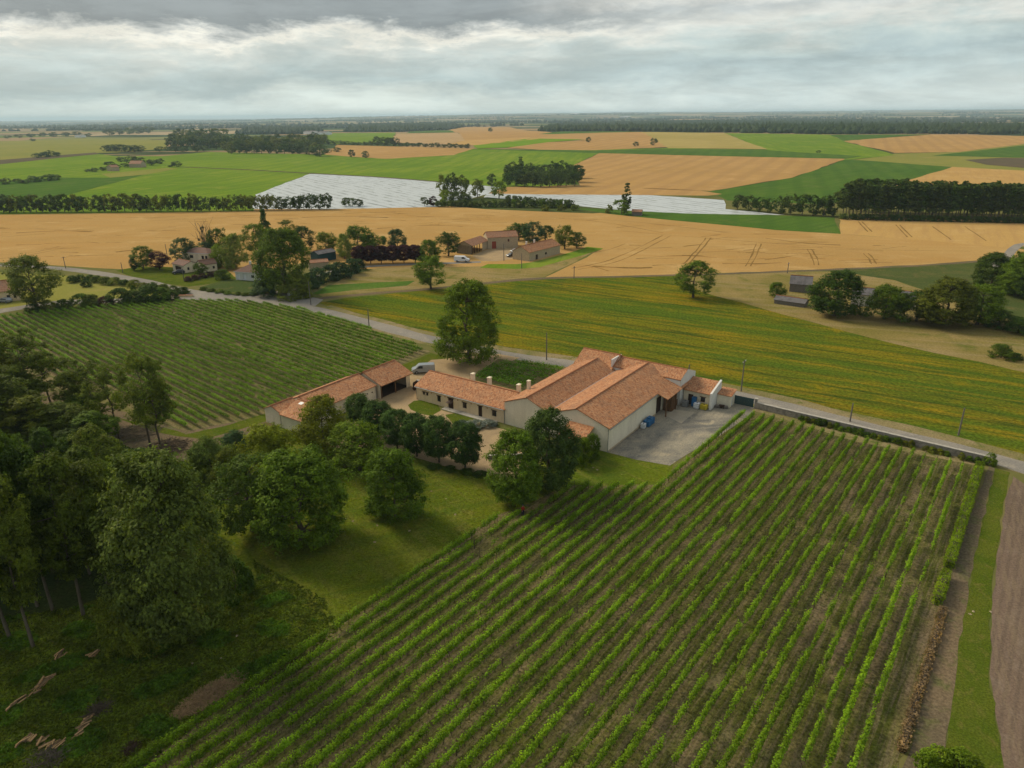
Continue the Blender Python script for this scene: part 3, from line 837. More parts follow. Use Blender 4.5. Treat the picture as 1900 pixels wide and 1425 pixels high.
def crown_arrays(seed, W, z0, z1, prof, nl, lr, n, leaf, inner=.28, jag=.3, clumps=14):
    rng = np.random.default_rng(seed)
    Hc = z1 - z0
    t = rng.uniform(.06, .96, nl)
    ang = rng.uniform(0, 2 * np.pi, nl) + np.arange(nl) * 2.4
    ph = rng.uniform(0, 6.28, 4)
    q_ = .25 if lr < 1.02 else (.5 if lr > 1.6 else 1.0)
    env = PROFILE[prof](t) * W / 2 * (1 + q_ * .17 * np.sin(2 * ang + ph[0]) + q_ * .11 * np.sin(3 * ang + ph[1] + 3 * t) + q_ * .12 * np.sin(7 * t + ph[2] + ang))
    r = lr * rng.uniform(.6, 1.25, nl) * (.55 + .45 * PROFILE[prof](t))
    rad = np.maximum(0, env - r * rng.uniform(.55, 1.15, nl)) * (1 - jag * rng.uniform(0, 1, nl) ** 3)
    cen = np.stack([rad * np.cos(ang), rad * np.sin(ang), z0 + t * Hc], 1)
    cen[:, 2] = np.clip(cen[:, 2], z0 + r * .55, z1 - r * .8)
    mid = np.array([0, 0, z0 + Hc * .45])
    out = cen - mid
    out /= np.maximum(np.linalg.norm(out, axis=1, keepdims=True), 1e-3)
    # small clumps on the outer shell of every lobe, leaves around each clump
    per = max(6, int(clumps))
    ns_ = nl * per
    li = np.repeat(np.arange(nl), per)
    d = rng.normal(size=(ns_, 3))
    d /= np.linalg.norm(d, axis=1, keepdims=True)
    flip = ((d * out[li]).sum(1) < -.1) & (rng.random(ns_) < .85)
    d[flip] *= -1
    k = .7 + .42 * rng.random(ns_)
    deep = rng.random(ns_) < inner
    k[deep] = rng.uniform(.1, .75, deep.sum())
    sub = cen[li] + d * (r[li] * k)[:, None] * np.array([1, 1, .85])
    sr = r[li] * rng.uniform(.16, .34, ns_)
    idx = rng.choice(ns_, n, p=sr ** 2 / (sr ** 2).sum())
    off = rng.normal(size=(n, 3))
    pos = sub[idx] + off * sr[idx][:, None] * np.array([.62, .62, .45])
    pos[:, 2] = np.maximum(pos[:, 2], z0 * .6 + .05)
    nr = d[idx] * .6 + off * .35 + rng.normal(size=(n, 3)) * .35 + np.array([0, 0, .55])
    sz = leaf * rng.uniform(.6, 1.35, n)
    v, f = leaf_quads(pos, nr, sz, rng)
    return v, f, cen, r


def tubes(segs, n=6):
    V, Fc = [], []
    for p, q, r0, r1 in segs:
        p, q = np.array(p, float), np.array(q, float)
        d = q - p
        d /= max(np.linalg.norm(d), 1e-6)
        a = np.cross(d, [0.3, .9, .2])
        a /= np.linalg.norm(a)
        b = np.cross(d, a)
        i0 = len(V)
        for c, r in ((p, r0), (q, r1)):
            for k in range(n):
                t = 2 * math.pi * k / n
                V.append(c + (a * math.cos(t) + b * math.sin(t)) * r)
        for k in range(n):
            j = (k + 1) % n
            Fc.append((i0 + k, i0 + j, i0 + n + j, i0 + n + k))
    return np.array(V), np.array(Fc)


def trunk_arrays(seed, z_fork, z_top, r0, cen, lim, lean=.06):
    rng = np.random.default_rng(seed + 99)
    segs, p, r = [], np.zeros(3), r0
    nseg = 5
    for i in range(nseg):
        q = np.array([rng.normal() * lean * z_top * .25, rng.normal() * lean * z_top * .25, z_fork + (z_top - z_fork) * i / (nseg - 1) * .8 if i else z_fork])
        r1 = r0 * (1 - .17 * (i + 1))
        segs.append((p, q, r * (1.25 if i == 0 else 1), r1))
        p, r = q, r1
    main = [np.array(s[1]) for s in segs]
    pick = rng.permutation(len(cen))[:lim]
    for k in pick:
        c = cen[k]
        cand = [m for m in main if m[2] < c[2] - .1] or [main[0]]
        m = cand[-1]
        midp = m + (c - m) * .5 + rng.normal(size=3) * .15 - np.array([0, 0, .03 * np.linalg.norm(c - m)])
        rr = r0 * .38
        segs.append((m, midp, rr, rr * .6))
        segs.append((midp, c, rr * .6, rr * .25))
    return tubes(segs)


KIND = {
    # name: H, W, z0(crown base), profile, lobes, lobe r, leaves, leaf, trunk r, limbs
    'round': (10, 8, 1.4, 'round', 55, 1.45, 15000, .135, .28, 14),
    'oak': (13, 11, 1.2, 'full', 130, 1.7, 34000, .155, .4, 12),
    'plane': (17, 12, .9, 'full', 140, 1.8, 36000, .155, .5, 14),
    'lime': (7.5, 6.0, 1.35, 'round', 140, 1.0, 22000, .115, .15, 6),
    'tall': (16, 8, 4.0, 'tall', 70, 1.5, 18000, .15, .19, 16),
    'open': (13, 7, 4.4, 'col', 34, 1.15, 8500, .115, .14, 24),
    'bushy': (6.5, 7.5, .25, 'dome', 70, 1.3, 17000, .115, .18, 10),
    'lawn': (7.5, 6.5, .35, 'full', 80, 1.15, 19000, .11, .16, 8),
    'poplar': (22, 4.6, 1.5, 'col', 80, 1.0, 7000, .28, .35, 10),
    'conifer': (14, 7.5, .8, 'cone', 110, 1.0, 9000, .20, .25, 10),
    'bush': (1.8, 2.2, .05, 'dome', 34, .45, 3000, .075, .05, 4),
    'far_round': (10, 8.5, .8, 'round', 26, 1.75, 1900, .36, .3, 0),
    'far_poplar': (22, 5.2, 4.5, 'col', 34, 1.3, 1500, .48, .2, 0),
    'far_col': (20, 5, .8, 'col', 40, 1.25, 1700, .46, .3, 0),
    'far_cone': (14, 6.5, .5, 'cone', 44, 1.25, 1900, .4, .3, 0),
    'far_bush': (4, 5, .1, 'dome', 18, 1.15, 900, .28, .1, 0),
}
PROTO = {}


def proto(kind, variant):
    key = (kind, variant)
    if key in PROTO:
        return PROTO[key]
    H, W, z0, prof, nl, lr, n, leaf, tr_, lim = KIND[kind]
    seed = sum(map(ord, kind)) * 7 + variant * 31
    v, f, cen, r = crown_arrays(seed, W, z0, H, prof, nl, lr, n, leaf)
    far = kind.startswith('far')
    if far:
        tv, tf = tubes([((0, 0, -.2), (0, 0, z0 + (H - z0) * .5), tr_, tr_ * .5)], 5)
        vv = np.concatenate([v, tv])
        ff = np.concatenate([f, tf + len(v)])
        me = mesh_np(kind + '_tree', vv, ff, (M['leaf'], M['bark_pale']), np.concatenate([np.zeros(len(f)), np.ones(len(tf))]).astype(int))
        PROTO[key] = (None, me, H, W)
    else:
        tv, tf = trunk_arrays(seed, max(z0 * 1.05, H * .12), H * .9, tr_, cen, lim)
        tv[:, 2] -= .05
        PROTO[key] = (mesh_np('trunk', tv, tf, (M['bark'],), smooth=True), mesh_np('crown', v, f, (M['leaf'],)), H, W)
    return PROTO[key]


TR = random.Random(5)
GREEN = {'dark': (.056, .098, .012), 'mid': (.088, .142, .011), 'light': (.142, .200, .014), 'olive': (.125, .152, .016), 'lime': (.060, .106, .022), 'teal': (.054, .098, .036),
         'grey': (.142, .180, .034), 'yellow': (.170, .190, .011), 'purple': (.052, .017, .024), 'far': (.072, .106, .022), 'fresh': (.105, .168, .010), 'wood': (.094, .132, .014)}


def tree_at(name, loc, h, wd, kind, col, label, group=None, cat='tree', trunk='bark', variant=None, lean=0.0):
    nvar = {'round': 4, 'tall': 4, 'open': 3, 'bush': 4, 'bushy': 2, 'lime': 3, 'far_round': 5, 'far_poplar': 4, 'far_bush': 3}.get(kind, 1)
    variant = TR.randrange(nvar) if variant is None else variant
    tm, cm, H, W = proto(kind, variant)
    c = GREEN[col] if isinstance(col, str) else col
    j = TR.uniform(.88, 1.14)
    c = (c[0] * j * TR.uniform(.93, 1.08), c[1] * j, c[2] * j, 1)
    rz = TR.uniform(0, 6.28)
    if tm is None:
        o = link(bpy.data.objects.new(name, cm))
        o.location, o.rotation_euler, o.scale, o.color = loc, (0, 0, rz), (wd / W, wd / W, h / H), c
        tag(o, label, cat, group)
        return o
    root = empty(name, loc, rz, label, cat, group)
    root.rotation_euler = (lean * TR.uniform(-1, 1), lean * TR.uniform(-1, 1), rz)
    root.scale = (wd / W, wd / W, h / H)
    t = link(bpy.data.objects.new('trunk', tm), root)
    if trunk != 'bark':
        t.material_slots[0].link = 'OBJECT'
        t.material_slots[0].material = M[trunk]
    cr = link(bpy.data.objects.new('crown', cm), root)
    cr.color = c
    return root


def T(px, py, top, wpx, kind, col, label, name='tree', group=None, cat='tree', **k):
    g = G(px, py)
    d = depth_of(g)
    h = height_for(g, top)
    wd = wpx * d / FPX
    if d > 330 and not kind.startswith('far'):
        kind = {'poplar': 'far_col', 'conifer': 'far_cone', 'bush': 'far_bush', 'bushy': 'far_bush'}.get(kind, 'far_round')
    return tree_at(name, g, h, wd, kind, col, label, group, cat, **k)


ORD = ('first second third fourth fifth sixth seventh eighth ninth tenth eleventh twelfth thirteenth fourteenth fifteenth sixteenth seventeenth eighteenth nineteenth '
       'twentieth').split()
ORD += ['twenty-' + o for o in ORD[:9]] + ['thirtieth'] + ['thirty-' + o for o in ORD[:9]] + ['fortieth'] + ['forty-' + o for o in ORD[:9]] + ['fiftieth'] + ['fifty-' + o for o in ORD[:9]]

# courtyard limes and the two big ones beside them
for i, (x, b, t, w_) in enumerate([(668, 794, 733, 54), (704, 814, 746, 58), (738, 833, 762, 58), (774, 847, 770, 62), (815, 858, 774, 64), (863, 871, 787, 68)]):
    T(x, b, t, w_, 'lime', 'lime', '%s clipped lime tree of the courtyard row, counting from the barn' % ORD[i], 'lime_tree', 'clipped limes along the courtyard', variant=i % 3)
T(958, 932, 802, 102, 'oak', 'mid', 'big leafy tree at the vineyard corner, nearest the person', 'broadleaf_tree')
T(1018, 903, 762, 106, 'oak', 'lime', 'big dark tree beside the hall lean-to roof', 'broadleaf_tree')
T(735, 962, 832, 112, 'lawn', 'mid', 'lone bushy tree in the middle of the lawn', 'lawn_tree')
T(668, 872, 786, 118, 'bushy', 'light', 'spreading light green tree on the lawn below the limes', 'lawn_tree', variant=1)
T(603, 836, 736, 102, 'lawn', 'yellow', 'yellow green tree in front of the outbuilding end', 'lawn_tree')
T(500, 868, 789, 105, 'bushy', 'yellow', 'yellowish spreading tree left of the outbuilding end', 'lawn_tree', variant=0)
T(560, 1003, 838, 180, 'oak', 'mid', 'very wide dark tree on the lawn edge', 'broadleaf_tree', variant=0)
T(470, 985, 850, 130, 'round', 'dark', 'dark tree pressed between the wide tree and the grey green one', 'broadleaf_tree')
T(430, 905, 836, 70, 'bushy', 'olive', 'bronze tinted bush beside the wood', 'shrub', cat='bush')
T(395, 885, 812, 85, 'bushy', 'grey', 'feathery grey green thicket by the cleared ground', 'shrub', cat='bush')
T(440, 840, 800, 60, 'bushy', 'teal', 'bluish green bush behind the grey thicket', 'shrub', cat='bush')
T(870, 672, 518, 128, 'plane', 'fresh', 'tall broad plane tree shading the drive', 'plane_tree')

# the wood at the left
T(340, 1172, 848, 222, 'oak', 'grey', 'huge grey green tree at the front of the wood', 'broadleaf_tree')
T(258, 1205, 1085, 110, 'bushy', 'olive', 'shrub under the huge grey green tree', 'shrub', cat='bush')
T(440, 1105, 1040, 70, 'bush', 'dark', 'dark bush at the foot of the huge grey green tree', 'shrub', cat='bush')
wood = [(62, 1200, 880, 150), (155, 1142, 850, 150), (18, 1182, 850, 150), (208, 1117, 860, 140), (98, 1132, 830, 140), (70, 1125, 800, 140), (-40, 1230, 880, 150), (-90, 1150, 800, 150)]
for i, (x, b, t, w_) in enumerate(wood):
    T(x, b, t, w_ * .8, 'tall', 'dark' if i in (2, 4, 5) else 'wood', ['stoutest trunked tree at the front corner of the wood', 'tree with a pale straight trunk at the edge of the wood', 'dark tree behind the stout front trunk', 'slim trunked dark tree beside the huge grey green one',
      'shaded tree two trunks behind the front of the wood', 'dark tree deep behind the front trunks', 'tree cut by the picture edge at the front of the wood', 'tree cut by the picture edge, deeper in the wood'][i], 'wood_tree', 'trees of the wood',
      trunk='bark_pale')
pts = []
poly = [G(*p) for p in [(-420, 1180), (-60, 1120), (60, 1090), (200, 1070), (300, 1030), (390, 1010), (370, 985), (320, 960), (240, 930), (150, 895), (60, 868), (0, 845), (-200, 790), (-500, 770)]]
x0, x1 = min(p.x for p in poly), max(p.x for p in poly)
y0, y1 = min(p.y for p in poly), max(p.y for p in poly)
tries = 0
while len(pts) < 74 and tries < 9000:
    tries += 1
    q = Vector((TR.uniform(x0, x1), TR.uniform(y0, y1), 0))
    if inside(q, poly) and all((q - p).length > 4.2 for p in pts):
        pts.append(q)
for q in pts:
    px, py = P(q)
    hh = TR.uniform(10, 14) if q.y < 90 else TR.uniform(6.5, 9.5)
    hh *= .85 if px > 230 else 1.0
    tree_at('wood_tree', q, hh, TR.uniform(5, 7), 'tall', TR.choice(['wood', 'wood', 'dark', 'dark', 'mid']), 'tree in the close green canopy of the wood at the left', 'trees in the canopy of the wood')
for i, (x, b, t, w_, c) in enumerate([(284, 850, 655, 95, 'olive'), (304, 850, 668, 90, 'wood'), (222, 815, 672, 80, 'olive'), (176, 790, 668, 80, 'wood'), (100, 765, 640, 90, 'olive'), (72, 780, 610, 100, 'wood'), (30, 770, 620, 110, 'wood'), (-20, 760, 640, 100, 'olive')]):
    T(x, b, t, w_, 'open', c, ['thin leaning tree with bare trunk against the upper vines', 'slender tree twinned with the thin leaning tree', 'spindly tree in front of the branch pile', 'leafy tree with several stems left of the spindly tree',
      'tall thin tree at the wood edge below the vines', 'sparse tree rising over the left vine rows', 'sparse tree near the left picture edge', 'sparse tree cut by the left picture edge'][i], 'slender_tree', 'slender trees by the upper vineyard', lean=.05)
for i, (x, b, t, w_, c) in enumerate([(20, 845, 700, 120, 'wood'), (75, 850, 735, 105, 'olive'), (-30, 830, 660, 120, 'wood'), (-80, 800, 640, 130, 'olive'), (45, 800, 680, 90, 'wood'), (5, 790, 650, 90, 'olive'), (120, 845, 750, 95, 'wood'), (180, 850, 768, 85, 'mid'), (150, 790, 690, 70, 'wood'), (-55, 880, 720, 130, 'wood')]):
    T(x, b, t, w_, 'tall', c, '%s tree of the thicket between the wood and the upper vines' % ORD[i], 'thicket_tree', 'thicket by the upper vineyard')
T(152, 800, 735, 85, 'bushy', 'fresh', 'bright green low bush below the upper vines', 'shrub', cat='bush')

# hamlet in the middle distance
for a in [
    (70, 572, 475, 88, 'round', 'olive', 'bushy roadside tree beside the tan house'),
    (266, 499, 457, 40, 'round', 'mid', 'round green tree in the cream house garden'),
    (297, 500, 467, 36, 'round', 'purple', 'round purple leaved tree in the cream house garden'),
    (249, 502, 479, 14, 'poplar', 'dark', 'small dark columnar conifer in the cream house garden'),
    (342, 492, 442, 46, 'round', 'teal', 'blue green tree behind the cream house'),
    (383, 482, 449, 34, 'round', 'teal', 'dark tree right behind the cream house roof'),
    (410, 478, 424, 40, 'round', 'dark', 'dark tree behind the pale green willow'),
    (438, 498, 433, 46, 'lawn', 'grey', 'pale green drooping tree left of the bungalow'),
    (408, 496, 452, 28, 'lawn', 'light', 'light green tree left of the drooping tree'),
    (373, 512, 488, 24, 'round', 'mid', 'small tree in front of the cream house'),
    (414, 518, 500, 28, 'bushy', 'mid', 'bushy tree between the cream house and the bungalow'),
    (474, 470, 416, 52, 'round', 'light', 'light green tree beside the cypress spire'),
    (496, 462, 386, 38, 'conifer', 'dark', 'dark pointed cypress standing over the hamlet'),
    (538, 462, 408, 44, 'open', 'olive', 'thin crowned tree behind the great dark tree'),
    (563, 470, 421, 40, 'round', 'dark', 'dark tree at the right shoulder of the great tree'),
    (530, 545, 424, 98, 'oak', 'mid', 'great dark tree between the bungalow and the junction'),
    (490, 548, 520, 50, 'bushy', 'teal', 'low bush under the great dark tree'),
    (552, 552, 512, 62, 'bushy', 'olive', 'big bush by the parked trailer'),
    (606, 472, 430, 40, 'round', 'light', 'light tree behind the teal shed'),
    (640, 480, 433, 30, 'lawn', 'grey', 'small pale tree left of the purple row'),
    (667, 474, 418, 56, 'round', 'mid', 'large round tree behind the purple row'),
    (704, 476, 438, 40, 'round', 'mid', 'middling tree behind the purple row'),
    (739, 472, 425, 35, 'round', 'teal', 'neat round tree standing against the wheat'),
    (797, 488, 444, 40, 'lawn', 'mid', 'pointed bushy tree beside the farm lane'),
    (832, 475, 430, 43, 'round', 'dark', 'dense round tree left of the stone farm'),
    (800, 536, 476, 56, 'round', 'fresh', 'lone tree with a bare leaning trunk in the paddock'),
    (962, 446, 413, 40, 'round', 'dark', 'dark tree behind the farm courtyard'),
    (990, 452, 412, 44, 'round', 'teal', 'tall dark tree between the two farm buildings'),
    (1012, 446, 418, 30, 'round', 'dark', 'dark tree over the ridge of the right farm building'),
    (1048, 462, 418, 36, 'round', 'olive', 'tree at the end of the right farm building'),
    (1070, 460, 431, 32, 'round', 'dark', 'low dark tree at the farm lawn end'),
    (1286, 552, 486, 66, 'round', 'mid', 'lone round tree on the dry grass by the track'),
    (1440, 549, 524, 34, 'bushy', 'mid', 'bush at the left end of the grey sheds'),
    (1548, 586, 503, 92, 'oak', 'dark', 'large dark tree in front of the grey sheds'),
    (1640, 592, 530, 90, 'bushy', 'mid', 'spreading tree between the hidden roofs'),
    (1700, 596, 540, 60, 'round', 'dark', 'dark tree behind the slim white trunk'),
    (1750, 602, 518, 112, 'oak', 'olive', 'broad tree right of the pale gable'),
    (1812, 602, 530, 84, 'round', 'fresh', 'bright topped tree at the right of the hidden buildings'),
    (1676, 592, 545, 30, 'open', 'grey', 'slim tree with a white trunk before the pale gable'),
    (1852, 606, 575, 60, 'bushy', 'dark', 'low dark bush at the end of the tree clump'),
    (1888, 618, 590, 50, 'bushy', 'dark', 'dark thicket at the right picture edge'),
    (1838, 536, 470, 78, 'oak', 'dark', 'dark tree at the foot of the curving lane'),
    (1888, 548, 470, 84, 'oak', 'mid', 'big tree cut by the right edge below the lane'),
    (1930, 560, 480, 80, 'oak', 'dark', 'tree mostly outside the right edge below the lane'),
    (1857, 664, 639, 42, 'bushy', 'mid', 'lone bush on the dry grass at the right'),
    (1885, 665, 655, 26, 'bush', 'dark', 'small shrub right of the lone bush'),
]:
    x, b, t, w_, k, c, lab = a
    cat = 'bush' if ('bush' in lab and 'bushy' not in lab) or 'shrub' in lab or 'thicket' in lab else 'tree'
    T(x, b, t, w_, k, c, lab, {'purple': 'purple_leaved_tree'}.get(c, 'shrub' if cat == 'bush' else ('cypress_tree' if 'cypress' in lab else 'broadleaf_tree')), cat=cat)
for i, x in enumerate([668, 688, 708, 729, 750, 771]):
    T(x, 490 - i * .6, 457 - i * .5, 30, 'lime', 'purple', '%s purple leaved tree of the row by the lane, from the left' % ORD[i], 'purple_leaved_tree', 'purple trees along the lane')
# a dead tree with mistletoe balls
g = G(384, 478)
dead = empty('dead_tree', g, 0, 'bare dead tree with round mistletoe balls behind the hamlet', 'tree')
rr = np.random.default_rng(4)
segs, balls = [((0, 0, 0), (0, 0, 5), .28, .2)], []
for k in range(16):
    a_ = rr.uniform(0, 6.28)
    p = np.array([0, 0, rr.uniform(3, 5)])
    q = p + np.array([math.cos(a_) * rr.uniform(.8, 3.4), math.sin(a_) * rr.uniform(.8, 3.4), rr.uniform(3, 9)])
    m_ = (p + q) / 2 + rr.normal(size=3) * .4
    segs += [(p, m_, .13, .09), (m_, q, .09, .04)]
    for kk in range(3):
        segs.append((q - (q - m_) * rr.uniform(0, .7), q + rr.normal(size=3) * 1.0 + np.array([0, 0, .8]), .05, .025))
    if k % 3 == 0:
        balls.append(q - (q - m_) * .3)
tv, tf = tubes(segs, 5)
link(bpy.data.objects.new('trunk', mesh_np('dead_trunk', tv, tf, (M['bark_pale'],))), dead)
for q in balls:
    o = link(bpy.data.objects.new('mistletoe_ball', proto('far_bush', 0)[1]), dead)
    o.location, o.scale, o.color = q - np.array([0, 0, .5]), (.2, .2, .25), (.06, .08, .02, 1)

# hedges and shrubs along the lanes
hb = [(135, 524, 20), (150, 522, 20), (168, 521, 18), (180, 524, 20), (196, 527, 22), (214, 528, 22), (232, 530, 18), (250, 533, 22), (268, 537, 20), (284, 539, 24), (304, 541, 22), (322, 545, 24), (342, 546, 22)]
for i, (x, b, w_) in enumerate(hb):
    T(x, b, b - w_ * .62, w_ * 1.15, 'bush', TR.choice(['olive', 'dark', 'wood']), '%s shrub of the hedge along the upper lane, from the left' % ORD[i], 'hedge_shrub', 'shrubs along the upper lane', cat='bush')
T(160, 532, 520, 20, 'bush', 'dark', 'round shrub alone in the yellowish paddock', 'shrub', cat='bush')
T(248, 541, 529, 11, 'bush', 'dark', 'tiny round shrub in the paddock near the flower bed', 'shrub', cat='bush')
hb = [(92, 575, 26, 'olive'), (120, 574, 26, 'dark'), (150, 570, 34, 'mid'), (172, 568, 30, 'olive'), (196, 567, 24, (.09, .05, .03)), (222, 566, 42, 'dark'), (250, 563, 34, 'mid'), (276, 561, 44, 'dark'), (300, 559, 36, 'mid'), (318, 556, 26, 'dark'), (60, 580, 22, 'dark')]
for i, (x, b, w_, c) in enumerate(hb):
    T(x, b, b - w_ * .72, w_ * 1.2, 'bush', c, '%s shrub of the thick hedge above the upper vines' % ORD[i], 'hedge_shrub', 'shrubs above the upper vineyard', cat='bush')
for i, (x, b, w_) in enumerate([(590, 525, 38), (612, 520, 38), (632, 515, 38), (652, 508, 36), (665, 500, 26), (575, 535, 36)]):
    T(x, b, b - w_ * .75, w_ * 1.1, 'bush', 'teal', '%s shrub of the bluish hedge beside the green paddock' % ORD[i], 'hedge_shrub', 'bluish hedge by the paddock', cat='bush')
for i, (x, b) in enumerate([(378, 538), (392, 541), (408, 543), (424, 546), (440, 547), (456, 548), (470, 547), (486, 545), (502, 541)]):
    T(x, b, b - 6, 18, 'bush', 'mid', '%s clump of the low garden hedge by the junction' % ORD[i], 'hedge_shrub', 'low hedge round the bungalow garden', cat='bush')
for i, (x, b) in enumerate([(350, 522), (362, 519), (376, 516), (390, 513), (402, 511)]):
    T(x, b, b - 9, 17, 'bush', (.07, .035, .03), '%s clump of the reddish hedge beside the cream house' % ORD[i], 'hedge_shrub', 'reddish hedge by the cream house', cat='bush')

# hedgerows, groves and plantation beyond the wheat
x, i = -30.0, 0
while x < 395:
    b = 394.5 - x * .008
    T(x, b, b - TR.uniform(26, 34), TR.uniform(19, 26), 'far_round', TR.choice(['far', 'dark', 'olive']), '%s tree from the left in the long hedgerow behind the wheat' % ORD[max(0, i)], 'hedgerow_tree', 'hedgerow behind the wheat')
    x += TR.uniform(11, 15)
    i += 1
x, i = 402.0, 0
while x < 612:
    b = 391 - (x - 400) * .015
    T(x, b, b - TR.uniform(24, 31), TR.uniform(19, 26), 'far_round', TR.choice(['far', 'dark', 'olive']), '%s tree from the left in the hedgerow before the white field' % ORD[i], 'hedgerow_tree', 'hedgerow before the white field')
    x += TR.uniform(12, 16)
    i += 1
for i, x in enumerate([642, 654, 666]):
    T(x, 383, 367 + i, 18, 'far_round', 'far', '%s bush of the small clump on the white field edge' % ORD[i], 'shrub', 'clump on the white field edge', cat='bush')
for a in [(822, 368, 324, 26, 'far_round', 'olive'), (838, 369, 321, 28, 'far_round', 'far'), (856, 368, 325, 28, 'far_round', 'olive'), (886, 366, 332, 26, 'far_round', 'olive'), (912, 346, 322, 20, 'far_round', 'far'), (926, 368, 336, 30, 'far_round', 'light'),
          (826, 380, 352, 24, 'far_round', 'light'), (845, 381, 356, 26, 'far_round', 'far'), (866, 380, 356, 24, 'far_round', 'far'), (788, 382, 366, 16, 'far_round', 'far'), (804, 382, 364, 18, 'far_round', 'purple')]:
    n_ = sum(1 for o in bpy.data.objects if o.get('group') == 'grove beside the white fields')
    T(*a, '%s tree of the grove between the two white fields' % ORD[n_], 'grove_tree', 'grove beside the white fields')
for i in range(22):
    x = 815 + i * 11.4
    T(x, 383.5 + i * .12, 371 + TR.uniform(-2, 2), 17, 'far_bush', TR.choice(['far', 'mid']), '%s bush from the left of the hedge along the wheat crest' % ORD[i], 'hedge_shrub', 'hedge on the wheat crest', cat='bush')
for i in range(13):
    x = 945 + i * 9.6
    T(x, 373 + i * .9, 362 + i * .8, 15, 'far_bush', 'far', '%s bush from the left of the hedge along the white strip' % ORD[i], 'hedge_shrub', 'hedge along the white strip', cat='bush')
k = 0
for row in range(3):
    for i in range(9):
        x, b = 942 + i * 15.5 + row * 4, 347 - row * 7 - abs(i - 4) * .6
        T(x, b, b - TR.uniform(25, 35) * (1 - .03 * abs(i - 5)), TR.uniform(22, 29), 'far_round', TR.choice(['far', 'dark']), ('%s tree from the left in the front rank of the dense dark grove' % ORD[i]) if row == 0 else 'tree behind the front rank of the dense dark grove', 'grove_tree', 'dense dark grove')
T(966, 330, 289, 12, 'far_col', 'dark', 'dark spire rising from the dense grove', 'conifer_tree')
T(1153, 398, 371, 32, 'far_round', 'mid', 'round tree at the foot of the tall poplar', 'broadleaf_tree')
T(1162, 396, 337, 15, 'far_col', 'far', 'tall narrow poplar standing alone beside the white strip', 'poplar_tree')
for i, x in enumerate([1068, 1042, 1012, 1130]):
    T(x, 391 + (x > 1100) * 4, 380, 18, 'far_bush', 'olive', '%s lone bush on the grass by the white strip' % ORD[i], 'shrub', 'lone bushes by the white strip', cat='bush')
for i, (x, b, t, w_) in enumerate([(1368, 389, 362, 24), (1388, 391, 360, 26), (1408, 393, 364, 26), (1428, 395, 366, 24), (1448, 397, 364, 24), (1466, 398, 360, 28), (1488, 399, 361, 28), (1508, 400, 362, 28), (1528, 401, 362, 28), (1545, 402, 356, 28)]):
    T(x, b, t, w_, 'far_round', TR.choice(['dark', 'far']), '%s tree from the left of the belt leading to the poplars' % ORD[i], 'belt_tree', 'tree belt before the poplars')
for row in range(4):
    for i in range(34):
        x = 1562 + i * 13.2 + TR.uniform(-3, 3) + row * 5
        b = 405 + i * .28 - row * 4.5
        T(x, b, 338 + i * .25 - row * 2 + TR.uniform(-4, 5), TR.uniform(19, 25), 'far_poplar', TR.choice(['dark', 'far', 'far']), ('%s poplar from the left in the front rank of the plantation' % ORD[i]) if row == 0 else 'poplar behind the front rank of the plantation at the right', 'plantation_poplar', 'poplars of the plantation')
for i in range(30):
    x = 1565 + i * 14.5
    T(x, 407 + i * .3, 396 + i * .3, 20, 'far_bush', 'dark', '%s undergrowth bush from the left at the foot of the poplars' % ORD[i], 'undergrowth_bush', 'undergrowth at the poplars', cat='bush')
for a in [(653, 292, 278, 14, 'lone round tree on the tan field, the left of two'), (678, 293, 280, 15, 'lone round tree on the tan field, the right of two'), (910, 245, 236, 9, 'tiny tree on the hill crown'), (1092, 264, 254, 11, 'lone tree on the brown stubble'),
          (1180, 272, 263, 12, 'small lone tree left on the ochre edge'), (1212, 270, 256, 13, 'taller lone tree on the ochre edge'), (1519, 284, 279, 9, 'speck of a bush on the brow field')]:
    T(*a[:4], 'far_round', 'far', a[4], 'broadleaf_tree')
for i in range(24):
    x = 610 + i * 11.2
    big = 9 if 695 < x < 735 else 0
    T(x, 268 + i * .32, 260 + i * .3 - big + TR.uniform(-1, 2), 13 + big * .6, 'far_round', 'far', '%s tree from the left of the distant hedge below the striped stubble' % ORD[i], 'hedgerow_tree', 'distant hedge below the striped field')
k = 0
for row in range(4):
    for i in range(20):
        x = 318 + i * 14 + row * 5
        b = 282 - row * 5 + (3 if x > 420 else -6) - (i > 17) * 3
        T(x, b, b - TR.uniform(17, 24), TR.uniform(18, 24), 'far_round', TR.choice(['far', 'dark', 'olive']), ('%s tree from the left at the front of the distant dark wood' % ORD[i]) if row == 0 else 'tree behind the front of the dark wood above the wide green field', 'wood_tree', 'trees of the distant wood')
